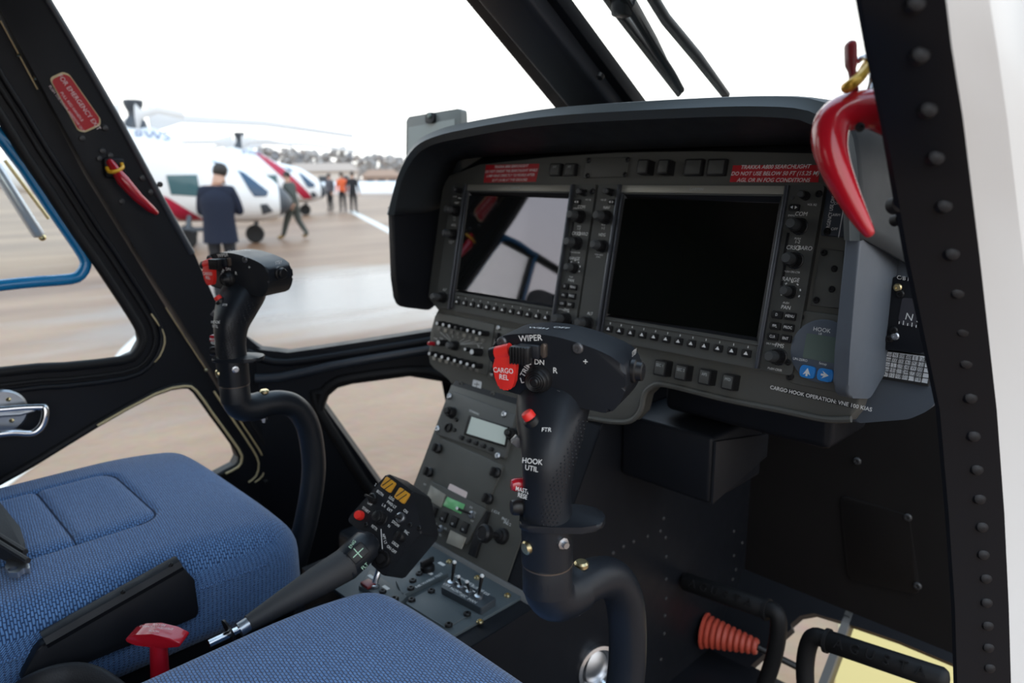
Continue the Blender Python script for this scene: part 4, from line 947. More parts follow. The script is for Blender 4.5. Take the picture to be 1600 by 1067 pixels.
# vent window with blue seal
vw = thing('vent_window', 'small sliding vent window with a bright blue rubber seal in the left door', 'vent window', LW)
bs = L_([(0,200),(40,262),(80,322),(112,368),(133,400),(136,415),(128,430),(112,437),(60,441),(0,447)])
bs = bs[:1] and [(-.548,.085)] + bs[1:] + [(-.675,bs[-1][1]-.004),(-.69,bs[-1][1]+.01),(-.69,.07),(-.68,.085)]
ring_tube(bs, .0100, -.008, SEALB, 'blue_seal', vw, flat=.9)
mk('rail', G().tube([V((-.56,.082,-.012)),V((-.70,.084,-.012)),V((-.90,.080,-.012))], .012, 8), FRM, vw)
mk('rail', G().tube([V((-.69,.085,-.012)),V((-.69,-.14,-.012))], .012, 8), FRM, vw)
mk('pane', G().prism(offs(bs,-.002), -.013, -.010), CLR, vw)
# silver stay with bolt outside the vent window
st_a, st_b = LW.w(*LW.uv(-14,250,-.12),-.12), LW.w(*LW.uv(60,366,-.12),-.12)
so = thing('stay_rod', 'silver stay rod with a brass end bolt seen through the vent window', 'rod', st_a)
mk('rod', G().tube([V((0,0,0)), (st_b-st_a)], .0095, 16, round_=.5), mat('silver', (.78,.82,.90), .3, .4), so)
mk('bolt', G().ball(LW.w(*LW.uv(66,371,-.12),-.12)-st_a, .006), BRS, so)
mk('bracket', G().tube([V((-.01,.02,.0)), (st_b-st_a)*.8+V((-.01,.03,.0))], .0028, 8), BRS, so)
# chrome door lever
dh = thing('door_lever', 'chrome door lever with looped pull on a round plate, on the left door', 'door handle', LW)
u, v = LW.uv(2, 642); mk('escutcheon', G().lathe([(.034,0),(.034,.005),(.031,.008),(0,.009)],32,cx=u,cy=v), STL, dh)
for x, y in ((13,624),(18,657)): a, b = LW.uv(x, y, .008); mk('rivet', G().ball((a,b,.008),.004,sub=1), BRS, dh)
lp_ = [V((*LW.uv(x, y, z), z)) for x, y, z in ((-30,640,.02),(0,640,.024),(35,637,.026),(64,636,.030),(70,637,.032),(71,648,.034),(66,664,.034),(56,674,.034),(44,677,.034),(20,676,.034),(0,678,.034),(-30,682,.034))]
mk('pull', G().tube(smooth_path(lp_,3), [.0055]*34 , 12), CHR, dh, 60)
mk('arm', G().tube([V((*LW.uv(-30,648,.02),.02)),V((*LW.uv(30,645,.022),.022)),V((*LW.uv(64,638,.028),.028))],[.010,.009,.004],12,flat=.5), STL, dh, 60)

# A-pillar / door jamb
jb = [(-30,-192),(70,0),(110,63),(185,190),(245,300),(300,395),(330,462),(352,505),(388,537),(430,560),(480,610),(560,760),(620,900),(360,900),(418,800),(428,745),(404,698),(364,638),(304,538),(214,398),(134,268),(4,28),(-120,-190)]
jf_ = L_(jb); jp = struct('door_frame', G().prism(jf_, -.035, .010, .006, 2), FRM, 'black left windshield pillar and door frame with rivets', 'door frame', LW)
ring_tube(L_([(68,-4),(108,62),(183,190),(243,301),(297,396)]), .0065, .007, mat('edge_navy', (.030,.036,.046), .4), 'pillar_edge', jp, closed=False)
rv = [(164,200),(128,216),(183,252),(172,243),(160,236),(155,248),(190,268),(222,278),(235,300),(190,315),(250,288),(398,562),(420,598),(440,572),(470,590),(455,620)]
for x, y in rv: u, v = LW.uv(x, y, .010); mk('rivet', G().lathe([(.0048,.010),(.004,.0125),(0,.0135)],10,cx=u,cy=v), RIV, jp)
pq_ = LW.uvs([(76,122),(98,112),(108,116),(157,186),(157,196),(133,207),(122,205)], .0108)
pl = mk('placard', G().prism(rp(pq_,.008,4), .0100, .0116), GOLD, jp, label='red emergency exit placard with gold border')
c_ = V((sum(p[0] for p in pq_)/7, sum(p[1] for p in pq_)/7)); mk('red_field', G().prism(rp([tuple(c_+(V(p)-c_)*.93) for p in pq_],.007,4), .0116, .0121), PLAC, pl)
a_, b_ = V(LW.uv(104,122,.012)), V(LW.uv(155,192,.012)); ra = math.atan2((b_-a_).y,(b_-a_).x); nv = V((sin(ra),-cos(ra)))
for s, k, sz, sx in (('FOR EMERGENCY EXIT',.006,.0095,.92),('PULL RED HANDLE',.019,.0055,1),('PUSH THE DOOR WINDOW OUT',.027,.0055,.9)):
    p = (a_+b_)/2 + nv*k; text(pl, s, p.x, p.y, .0124, sz, mat('pink_print', (.78,.62,.62), .5), rot=ra, sx=sx)
# red emergency handle on the left pillar
eh = thing('emergency_handle', 'red emergency exit handle held by a yellow ring on the left pillar', 'handle', LW.spx(205, 290, .010))
ef_ = LW.spx(205, 290, .010); q0 = lambda x, y, z=0: V((*ef_.uv(x, y, z), z))
mk('lever', G().tube([q0(172,254,.012),q0(182,268,.020),q0(192,282,.026),q0(215,308,.028),q0(235,326,.026),q0(243,332,.022)],[.008,.0095,.0125,.0105,.0085,.006],16,flat=.75,round_=.6), RED, eh, 60)
mk('yellow_ring', G().tube(smooth_path([q0(167,262,.014),q0(170,268,.024),q0(180,268,.030),q0(191,262,.026),q0(190,256,.014)],4),.0028,10), YEL, eh, label='yellow ring')
mk('base', G().box(-.03,.0,0,.0,.03,.014,.004,M=MX.Translation(q0(176,262,0)+V((.015,-.015,0)))), FRM, eh)

# nose side panel, sill and lower side window
NL = Fr((-.65,-.20,0), (.6,.8,0), (.8,-.6,0))
sill = [(352,488),(375,527),(405,546),(450,551),(500,544),(580,532),(670,518),(745,508)]
so_ = [(min(a, .70), b) for a, b in NL.uvs(sill, 0)]; ch = NL.uvs([(507,636),(514,618),(528,606),(550,600),(640,588),(690,596),(770,640),(770,860),(660,850)], 0); ch = [(min(a, .66), max(b, -.82)) for a, b in ch]
nl = struct('wall_left', G().plate([(so_[0][0],-.86)]+so_+[(so_[-1][0],-.86)], [ch], -.03, 0), FRM, 'black left nose wall below the windshield with a lower side window', 'wall', NL)
ring_tube(NL.uvs([(352,505),(378,540),(408,560),(450,566),(520,556),(600,543),(680,530)],0), .008, .002, FRM, 'sill_bead', nl, closed=False)
ring_tube(NL.uvs([(400,590),(440,588),(520,570),(600,556),(680,543)],0), .010, .004, mat('edge_navy', (.030,.036,.046), .4), 'sill_ledge', nl, closed=False)
ring_tube(offs(ch,.012), .010, .001, RUB, 'window_seal', nl)
struct('window_3', G().prism(offs(ch,.005), -.018, -.014), CLR, 'clear lower side window in the left nose wall', 'window', NL)
fb = struct('floor_duct', G().box(-.47,-.16,-.80,-.27,.10,-.615,.012,3), FRM, 'black floor duct beside the pedestal under the left cyclic stick', 'duct')

# windshield, centre post, wipers
PB = V((-.085,.103,.116)); WS = Fr(PB, (1,0,0), (0,-.573,-.82))
e1 = WS.uvs([(529,-250),(690,-250),(1037,215),(911,215)], 0)
e2 = WS.uvs([(571,-250),(676,-250),(1022,215),(952,215)], 0)
cp_ = struct('trim_1', G().prism(e1[::-1], -.014, .006, .002), FRM, 'black center windshield post rising behind the glareshield', 'post', WS)
mk('inner_face', G().prism(e2[::-1], .004, .030, .016, 4), mat('post_face', (.030,.034,.042), .45, bump=.05), cp_, 50)
u, v = WS.uv(938,118,.03); mk('screw', G().lathe([(.006,.029),(.005,.034),(0,.036)],14,cx=u,cy=v), KNB, cp_)
u, v = WS.uv(776,48,.03)
rp_ = WS.uvs([(830,-60),(880,0),(1000,158),(1040,225),(1420,225),(1400,170),(1345,-60)], -.008)
struct('window_4', G().prism(rp_, -.010, -.006), CLR, 'clear right windshield pane ahead of the pilot', 'window', WS)
A3 = [LW.w(*LW.uv(x, y, -.012), -.012) for x, y in ((348,570),(325,452),(240,300),(182,190),(66,0),(30,-60))]
B3 = [NL.w(*NL.uv(745,560,-.015),-.015), NL.w(*NL.uv(760,440,-.015),-.015), WS.w(*WS.uv(905,210,-.008),-.008), WS.w(*WS.uv(868,165,-.008),-.008), WS.w(*WS.uv(735,0,-.008),-.008), WS.w(*WS.uv(690,-60,-.008),-.008)]
A3, B3 = resample(A3, 12), resample(B3, 12)
g = G(); g.rings([A3]+[[a.lerp(b, k/8)+V((-.25,.6,.15)).normalized()*(.05*sin(pi*k/8)) for a, b in zip(A3, B3)] for k in range(1,8)]+[B3], close=False)
wl = struct('window_5', g, CLR, 'clear curved left windshield pane ahead of the copilot', 'window'); wl.modifiers.new('s','SOLIDIFY').thickness = .004
def wiper(pts, label, head=None):
    P = [WS.w(*WS.uv(x, y, -.035), -.035) for x, y in pts]; o_ = P[-1]; t = thing('windshield_wiper', label, 'wiper', o_, 'windshield wipers'); P = [p-o_ for p in P]
    mk('arm', G().tube(P, [.0085]*(len(P)-1)+[.0065], 10, flat=.6), KNB, t, 50); return t, o_
w_, o_ = wiper([(880,-180),(1000,-35),(1040,30),(1090,90),(1136,151)], 'plain black wiper arm outside the windshield, right of the bladed one')
w_, o_ = wiper([(800,-220),(925,-40),(960,10),(1010,75),(1062,146)], 'black wiper arm with its blade outside the windshield, nearest the center post')
bp_ = [WS.w(*WS.uv(x, y, -.028), -.028)-o_ for x, y in ((860,-190),(985,12),(1020,70),(1050,116),(1064,142))]
mk('blade', G().tube(bp_, .0055, 8), RUB, w_); mk('blade_holder', G().tube([(bp_[1]+V((0,0,.004))), bp_[2]+V((0,0,.004)), bp_[3]], [.011,.009,.004], 8, flat=.6), KNB, w_)
p = WS.w(*WS.uv(978,10,-.03), -.03)-o_; mk('joint', G().box(p.x-.014,p.y-.014,p.z-.012,p.x+.010,p.y+.010,p.z+.012,.004), KNB, w_)

# right door post: riveted black edge and white jamb, both swept along the door opening
ys = [-260,0,75,187,292,397,640,800,946,1075]
zs = [.30,.345,.36,.39,.42,.455,.525,.57,.605,.635]
lx = [1296,1336,1350,1374,1392,1411,1462,1476,1486,1490]; rx = [1440,1476,1485,1503,1516,1529,1556,1568,1575,1579]
rings_ = []
for x0, x1, y, z in zip(lx, rx, ys, zs):
    a, b = at(x0, y, z), at(x1, y, z-.012); bk = _F*.035 + V((.02,.01,0)); rings_.append([a, a.lerp(b,.03)-_F*.003, b.lerp(a,.03)-_F*.003, b, b+bk, a+bk*.6])
dp = struct('trim_2', G().rings(rings_), FRM, 'black riveted edge of the open right door frame', 'door frame', None, 30)
rvs = [(1430,4),(1437,85),(1450,170),(1462,245),(1475,320),(1487,395),(1496,455),(1504,515),(1509,565),(1516,620),(1521,680),(1526,732),(1530,778),(1534,822),(1536,865),(1540,902),(1541,940),(1543,976),(1544,1010),(1546,1042)]
def zat(y):
    for i in range(len(ys)-1):
        if ys[i] <= y <= ys[i+1]: return zs[i]+(zs[i+1]-zs[i])*(y-ys[i])/(ys[i+1]-ys[i])
    return zs[-1]
for x, y in rvs:
    f = Fr(at(x, y, zat(y)-.0095), _R2, (-_F)); mk('rivet', G().lathe([(.0050,-.002),(.0046,.0016),(.003,.0030),(0,.0034)],14,M=f), mat('rivet_black', (.010,.010,.012), .5, spec=.3), dp)
f = Fr(at(1413,316,zat(318)-.003), _R2, -_F); mk('rubber_stop', G().lathe([(.0052,-.012),(.0052,-.004),(.004,-.003),(0,-.003)],14,M=f), RUB, dp)
f = Fr(at(1414,340,zat(345)-.000), _R2, -_F); mk('rubber_stop', G().lathe([(.0036,-.012),(.0036,-.004),(0,-.004)],12,M=f), RUB, dp)
rings_ = []; rings2 = []
rx2 = [1500,1546,1558,1574,1586,1598,1628,1645,1655,1662]; rx3 = [1560,1597,1606,1618,1632,1645,1685,1705,1720,1732]
for x0, x1, x2, y, z in zip(rx, rx2, rx3, ys, zs):
    a, b, c = at(x0-3, y, z-.008), at(x1, y, z-.002), at(x2, y, z+.010); bk = _F*.05 + V((.03,.02,0))
    rings_.append([a, b, b+bk, a+bk]); rings2.append([b, c, c+bk, b+bk])
wj = struct('trim_3', G().rings(rings_), mat('jamb_white', (.74,.74,.73), .5, bump=.1, bscale=60), 'off-white painted door jamb outside the riveted edge', 'door jamb', None, 30)
mk('outer_skin', G().rings(rings2), WHP, wj, 30, label='bright white outer skin')
# big red emergency handle on the right post
zr = .43
RH = Fr(at(1325,240,zr), _R2, -_F); q0 = lambda x, y, z=0: V((*RH.uv(x, y, z), z))
rh = thing('emergency_handle', 'large glossy red hook-shaped emergency handle on the right door post', 'handle', RH)
pth = smooth_path([q0(1400,185,0),q0(1368,172,0),q0(1330,174,0),q0(1302,190,0),q0(1296,222,.002),q0(1304,258,.004),q0(1322,300,.006),q0(1342,338,.008),q0(1358,364,.010)],5)
n_ = len(pth); rad_ = []
for i in range(n_):
    t = i/(n_-1); rad_.append(.0135 if t < .25 else (.0135-.0016*(t-.25)/.2 if t < .45 else .0119-.0084*((t-.45)/.55)**1.25))
mk('lever', G().tube(pth, rad_, 24, flat=.84, round_=.7), RED, rh, 60)
u, v = RH.uv(1345,198,.010); screw(rh, u, v, .0085, .0028)
mk('pin', G().tube(smooth_path([q0(1338,160,.0),q0(1334,130,.004),q0(1330,100,.004),q0(1329,72,.004)],3),[.0032]*6+[.0050]*4,12,flat=.6,round_=.6), mat('dark_red', (.22,.02,.025), .35), rh, label='dark red flat pin')
mk('yellow_ring', G().tube(smooth_path([q0(1322,138,.010),q0(1330,132,.014),q0(1342,122,.012),q0(1352,108,.004),q0(1358,96,-.004)],4),.0032,12,round_=.5), mat('yellow_brass', (.62,.36,.04), .3, .4), rh, label='yellow ring')
mk('wire', G().tube(smooth_path([q0(1340,96,0),q0(1348,90,.003),q0(1356,92,0),q0(1362,112,-.003),q0(1360,135,0),q0(1352,150,0)],4),.0016,8), STL, rh)

# footwell, bulkhead, floor, with unseen roof and rear wall added to darken the cabin
FLZ = -.80
struct('floor', G().box(-.70,-2.55,FLZ-.03,.62,.262,FLZ), FRM, 'dark cabin floor under the seats', 'floor')
BKf = Fr((0,.36,0), (1,0,0), (0,-1,0))
bk_ = struct('wall_front', G().box(XR-.30,-.69,-.02,.62,.02,0), mat('bulkhead', (.009,.008,.008), .55, spec=.25, bump=.1, var=.1), 'black footwell bulkhead ahead of the pedals', 'wall', BKf)
mp_ = BKf.uvs([(1312,772),(1420,806),(1438,930),(1325,905)], .003); mk('access_panel', G().prism(rp(mp_,.012,4), 0, .004, .001), mat('bulkhead', (.012,.010,.010), .5), bk_)
for x, y in ((1419,808),(1434,915),(1340,720)): u, v = BKf.uv(x, y, .004); screw(bk_, u, v, .004, .006, RIV)
SL = Fr((0,.36,-.69), (1,0,0), (0,-.72,.70))
sw_ = SL.uvs([(1150,1061),(1237,982),(1235,975),(1250,962),(1272,958),(1312,970),(1400,1000),(1489,1037),(1530,1060),(1530,1200),(1150,1200)], 0)
lo = struct('wall_lower', G().plate([(XR-.02,-.26),(.62,-.26),(.62,.0),(XR-.02,.0)], [[(a,max(-.25,b)) for a, b in sw_]], -.02, 0), FRM, 'black lower nose slope with a floor window', 'wall', SL)
u0 = SL.uv(1305,1015)[0]
struct('window_6', G().box(XR+.01,-.25,-.014,u0,-.004,-.010), CLR, 'clear left floor window pane in the lower nose', 'window', SL)
struct('window_7', G().box(u0,-.25,-.014,.56,-.004,-.010), AMBG, 'amber tinted right floor window pane in the lower nose', 'window', SL)
mk('mullion', G().box(u0-.006,-.25,-.03,u0+.006,0,.0), mat('strip_grey', (.16,.165,.165), .5), lo)
NR = Fr((.56,-.22,0), (-.19,.98,0), (-.98,-.19,0))
struct('wall_right', G().box(-.02,-.85,-.02,.62,-.06,0), mat('bulkhead', (.012,.010,.010), .55), 'black right nose wall beside the pedals', 'wall', NR)
ub = thing('equipment_box', 'black box hanging under the instrument panel above the pedals', 'box', V((.14,.03,-.35)))
o_ = V((.14,.03,-.35))
mk('body', G().box(.064-.14,-.02-.03,-.388+.35,.202-.14,.11-.03,-.30+.35,.006,3), FRM, ub)
mk('side_plate', G().prism([(-.048,-.036),(.088,-.012),(.088,.020),(-.048,.046)], .0625, .066, .001, M=MX(((0,0,1,0),(1,0,0,0),(0,1,0,0),(0,0,0,1)))), BLK, ub)
rc = struct('trim_4', G().box(.11,.01,-.292,.33,.12,-.19,.01,3), FRM, 'dark recessed housing behind the cut-out of the panel', 'housing')
struct('ceiling', G().box(-.70,-2.55,.42,.62,-.34,.45), FRM, 'unseen black cabin roof over the seats, added to block top light', 'ceiling')
struct('wall_back', G().box(-.70,-2.55,FLZ,.62,-2.52,.42), FRM, 'unseen black rear cabin wall behind the seats, added to keep the cabin dark', 'wall')
struct('trim_5', G().plate([(-2.52,FLZ),(-1.05,FLZ),(-1.05,.42),(-2.52,.42)], [rr(.62,.42,.06,-2.02,-.08)], -.03, 0), FRM, 'unseen black left rear cabin side with a window added to light the hood', 'wall', LW)  # out of view; window opening put in to brighten the hood rim
struct('trim_6', G().box(.59,-2.52,FLZ,.62,-1.45,.42), FRM, 'black right rear cabin side behind the open door', 'wall')
# ================================================================== outside
GZ = -1.63
def ground_mat():
    m = bpy.data.materials.new('tarmac'); m.use_nodes = True; nt = m.node_tree; b = nt.nodes['Principled BSDF']; N_ = nt.nodes.new; L2 = nt.links.new
    tc = N_('ShaderNodeTexCoord'); mp = N_('ShaderNodeMapping'); mp.inputs['Rotation'].default_value = (0,0,.33); mp.inputs['Scale'].default_value = (1,.22,1); L2(tc.outputs['Object'], mp.inputs['Vector'])
    n1 = N_('ShaderNodeTexNoise'); n1.inputs['Scale'].default_value = .55; n1.inputs['Detail'].default_value = 8; n1.inputs['Roughness'].default_value = .6; L2(mp.outputs['Vector'], n1.inputs['Vector'])
    n2 = N_('ShaderNodeTexNoise'); n2.inputs['Scale'].default_value = 14; n2.inputs['Detail'].default_value = 6; L2(tc.outputs['Object'], n2.inputs['Vector'])
    r1 = N_('ShaderNodeValToRGB'); e = r1.color_ramp.elements; e[0].position = .36; e[0].color = (.165,.080,.042,1); e[1].position = .64; e[1].color = (.37,.225,.135,1); L2(n1.outputs['Fac'], r1.inputs[0])
    mx = N_('ShaderNodeMixRGB'); mx.blend_type = 'MULTIPLY'; mx.inputs[0].default_value = .35; L2(r1.outputs[0], mx.inputs[1]); L2(n2.outputs['Color'], mx.inputs[2])
    g1 = N_('ShaderNodeMixRGB'); g1.blend_type = 'MIX'; g1.inputs[2].default_value = (.22,.205,.20,1)
    # wet patches: darker, smoother
    n3 = N_('ShaderNodeTexNoise'); n3.inputs['Scale'].default_value = .16; n3.inputs['Detail'].default_value = 5; L2(mp.outputs['Vector'], n3.inputs['Vector'])
    r3 = N_('ShaderNodeValToRGB'); r3.color_ramp.elements[0].position = .40; r3.color_ramp.elements[1].position = .66
    wp = onZ(545, 458, GZ); mq = N_('ShaderNodeMapping'); mq.vector_type = 'POINT'; mq.inputs['Location'].default_value = (-wp.x/4.6, -wp.y/4.6, 0); mq.inputs['Scale'].default_value = (1/4.6, 1/4.6, 0); L2(tc.outputs['Object'], mq.inputs['Vector'])
    gr = N_('ShaderNodeTexGradient'); gr.gradient_type = 'SPHERICAL'; L2(mq.outputs['Vector'], gr.inputs['Vector'])
    sm = N_('ShaderNodeMath'); sm.operation = 'MULTIPLY_ADD'; sm.inputs[1].default_value = .42; sm.inputs[2].default_value = 0; L2(gr.outputs['Fac'], sm.inputs[0])
    n3.inputs['Scale'].default_value = .8; n3.inputs['Detail'].default_value = 9; n3.inputs['Roughness'].default_value = .62; sb2 = N_('ShaderNodeMath'); sb2.operation = 'MULTIPLY_ADD'; sb2.inputs[1].default_value = .68; L2(n3.outputs['Fac'], sb2.inputs[0]); L2(sm.outputs[0], sb2.inputs[2]); L2(sb2.outputs[0], r3.inputs[0])
    L2(r3.outputs[0], g1.inputs[0]); L2(mx.outputs[0], g1.inputs[1]); L2(g1.outputs[0], b.inputs['Base Color'])
    b.inputs['Specular IOR Level'].default_value = .38; rr_ = N_('ShaderNodeMapRange'); rr_.inputs['To Min'].default_value = .45; rr_.inputs['To Max'].default_value = .22; L2(r3.outputs[0], rr_.inputs['Value']); L2(rr_.outputs[0], b.inputs['Roughness'])
    bp = N_('ShaderNodeBump'); bp.inputs['Strength'].default_value = .3; bp.inputs['Distance'].default_value = .02; L2(n2.outputs['Fac'], bp.inputs['Height']); L2(bp.outputs['Normal'], b.inputs['Normal'])
    return m
gp_ = G().box(-400,-300,GZ-.4,300,400,GZ); struct('ground', gp_, ground_mat(), 'brown concrete apron with damp patches outside the aircraft', 'ground')
LINE = mat('line_white', (.72,.70,.66), .6, bump=.2, bscale=20)
def line(px, label, m=LINE):
    P = [onZ(x, y, GZ+.004) for x, y in px]; c = sum(P, V())/len(P)
    o = mk('painted_line', G().prism([((p-c).x,(p-c).y) for p in P], 0, .006), m, None); o.location = (c.x, c.y, GZ); tag(o, label, 'line marking', None, 'structure'); return o
line([(-30,755),(100,684),(115,684),(30,745),(-30,790)], 'broad white line on the apron seen through the lower door window')
line([(165,575),(190,545),(222,515),(235,530),(215,560),(190,580)], 'white line end on the apron seen at the corner of the upper door window')
line([(544,330),(552,329),(640,372),(640,382)], 'thin white line on the apron leading from the far helicopter')
CREAM = mat('cream_glow', (.52,.44,.25), .5)  # patch colour stands for the yellow glow in the floor window
line([(1312,960),(1500,1020),(1500,1130),(1300,1130)], 'cream patch on the apron added for the yellow glow under the nose', CREAM)
PP = [onZ(x, y, GZ+.003) for x, y in rp([(395,470),(470,446),(560,437),(640,448),(690,470),(690,500),(560,492),(480,500),(400,495)], 20, 4)]
# snow bank / white low strip far right of the people
P0, P1 = onZ(535, 303, GZ), onZ(660, 302, GZ); d_ = (P1-P0).normalized(); c = (P0+P1)/2
sn = struct('snow_bank', G().tube(smooth_path([P0-c-d_*14, P0-c, V((0,0,0)), P1-c, P1-c+d_*20],3), 1.1, 10), mat('snow', (.82,.83,.86), .7), 'low white snow bank along the far edge of the apron', 'snow bank'); sn.location = c

NAVY = mat('heli_glass', (.035,.075,.14), .12); HWH = mat('heli_white', (.80,.81,.83), .3); HRED = mat('heli_red', (.42,.015,.05), .3); HGR = mat('heli_grey', (.05,.06,.075), .45); TEAL = mat('heli_cabin_glass', (.05,.12,.14), .1)
ST = [(457,313,316,.02),(452,305,325,.22),(445,298,331,.36),(436,290,336,.46),(425,281,341,.58),(405,267,345,.70),(380,254,347,.78),(350,246,347,.8),(320,240,347,.8),(290,226,347,.8),(262,209,347,.78),(240,200,346,.75),(215,196,345,.72),(180,196,342,.68),(150,205,336,.6),(110,218,325,.45),(60,232,308,.33),(0,240,295,.25),(-110,248,283,.18)]
h0 = at(330, 300, 18.0); h0.z = GZ
HF = Fr(h0, (.368,.93,0), (.93,-.368,0))
SM = []
for px, a, b, hw in ST:
    x, zt = HF.uv(px, a); _, zb = HF.uv(px, b); SM.append((x, zt, zb, hw))
def stat(x):
    for i in range(len(SM)-1):
        if SM[i][0] >= x >= SM[i+1][0]:
            t = (SM[i][0]-x)/(SM[i][0]-SM[i+1][0]); return [SM[i][k]*(1-t)+SM[i+1][k]*t for k in range(1,4)]
    return SM[0][1:] if x > SM[0][0] else SM[-1][1:]
NE = 2.6
def depth(x, z):
    zt, zb, hw = stat(x); s = max(-.999, min(.999, (z-(zt+zb)/2)/max(1e-3,(zt-zb)/2))); return hw*(1-abs(s)**NE)**(1/NE)*(1-.30*max(0,s)**2)
def ring(x, off=0):
    zt, zb, hw = stat(x); out = []
    for k in range(28):
        w = 2*pi*k/28; c_, s_ = cos(w), sin(w); cc = math.copysign(abs(c_)**(2/NE), c_); ss = math.copysign(abs(s_)**(2/NE), s_)
        out.append(V((x, (zt+zb)/2+(zt-zb)/2*ss*(1+off), hw*(1+off)*cc*(1-.30*max(0,ss)**2))))
    return out
def patch(name, px, m, par, side=1, label=None, off=.012, loc=False):
    b = bmesh.new(); P = px if loc else HF.uvs(px, 0)
    f = b.faces.new([b.verts.new((x, z, 0)) for x, z in P]); bmesh.ops.triangulate(b, faces=[f])
    for _ in range(3): bmesh.ops.subdivide_edges(b, edges=list(b.edges), cuts=1, use_grid_fill=True)
    for v in b.verts: v.co.z = side*(depth(v.co.x, v.co.y)+off)
    g = G(); g.b = b; o = mk(name, g, m, par, 80, label); return o
def heli(label, fr, stripes, word):
    t = thing('helicopter', label, 'helicopter', fr, 'parked helicopters')
    xs = []
    for i in range(len(SM)-1):
        for k in range(3): xs.append(SM[i][0]+(SM[i+1][0]-SM[i][0])*k/3)
    xs.append(SM[-1][0]); xn = HF.uv(433, 300)[0]
    mk('fuselage', G().rings([ring(x) for x in xs]), HWH, t, 60)
    mk('radome', G().rings([ring(x, .012) for x in xs if x >= xn] ), HGR, t, 60, label='dark grey nose cone')
    for side in (1,-1):
        patch('cabin_window', [(261.6,274),(308,273),(314,306),(269,303)][::side], TEAL, t, side)
        patch('door_window', [(225,276),(239,279),(243,297),(226,295)][::side], NAVY, t, side)
        patch('windshield', [(369,265.5),(380,270),(416,298.5),(413,306),(394.5,306),(387,296)][::side], NAVY, t, side)
        patch('roof_window', [(329,251),(351,257),(356,266),(345,262)][::side], NAVY, t, side)
        patch('chin_window', [(403,318),(414,317),(424,329),(408,334)][::side], HGR, t, side)
        for s in stripes: patch('stripe', s[::side], HRED, t, side, off=.008)
    # rotor mast, hub, blades, tail
    u, v = HF.uv(212, 196); mk('mast', G().lathe([(.28,0),(.22,.2),(.14,.3),(.14,.45),(0,.45)],16,M=Fr((u,v-.1,0),(1,0,0),(0,1,0))), HGR, t)
    mk('rotor_hub', G().lathe([(.10,.24),(.14,.40),(.21,.56),(.22,.64),(.20,.67),(0,.67)],12,M=Fr((u,v-.1,0),(1,0,0),(0,1,0))), HGR, t)
    for az in (12, 102, 192, 282):
        R_b = MX.Translation((u, v+.16, 0)) @ MX.Rotation(rad(az), 4, 'Y')
        mk('rotor_blade', G().tube([V((.3,0,0)),V((1.0,.02,0)),V((3,-.03,0)),V((5.4,-.30,0))],[.045,.014,.011,.009],8,flat=7,M=R_b), mat('blade_grey', (.72,.73,.75), .5), t)  # blades coloured pale so they wash out in the bright sky
    xt = SM[-1][0]; zt = (SM[-1][1]+SM[-1][2])/2
    mk('tail_fin', G().prism([(xt+.9,zt-.1),(xt+.2,zt+1.3),(xt-.3,zt+1.3),(xt-.1,zt-.9),(xt+.4,zt-.9)], -.06, .06, .02, bot=True), HWH, t)
    # wheels and steps
    for px, zz in ((398,0),(292,.95),(292,-.95)):
        x, _ = HF.uv(px, 360); leg = mk('gear_leg', G().tube([V((x+.1,.75,zz*.7)),V((x,.22,zz))],.06,10), HGR, t)
        mk('wheel', G().lathe([(.10,-.07),(.2,-.08),(.23,-.04),(.23,.04),(.2,.08),(.10,.07)],20,M=MX.Translation((x,.23,zz))), RUB, leg)
    a, b = HF.uv(280,356), HF.uv(330,356); mk('step', G().box(a[0],a[1]-.05,.7,b[0],a[1]+.05,.95,.02), HGR, t)
    u, v = HF.uv(240, 214); text(t, word, u, v, depth(u, v)+.03, .30, mat('heli_blue', (.12,.20,.42), .5), sx=1.2)
    return t
heli('near white helicopter with dark nose and red wedge stripe low on its side', HF, [[(244,300),(265,308),(319,342),(282,343),(262,328)]], 'RWS')
h2 = at(440, 300, 31.0); h2.z = GZ
HF2 = Fr(h2, (.30,.95,0), (.95,-.30,0))
heli('farther white helicopter with a long red diagonal stripe from roof to nose', HF2, [[(250,214),(268,212),(330,256),(400,322),(408,336),(385,336),(330,285)]], 'RWS')

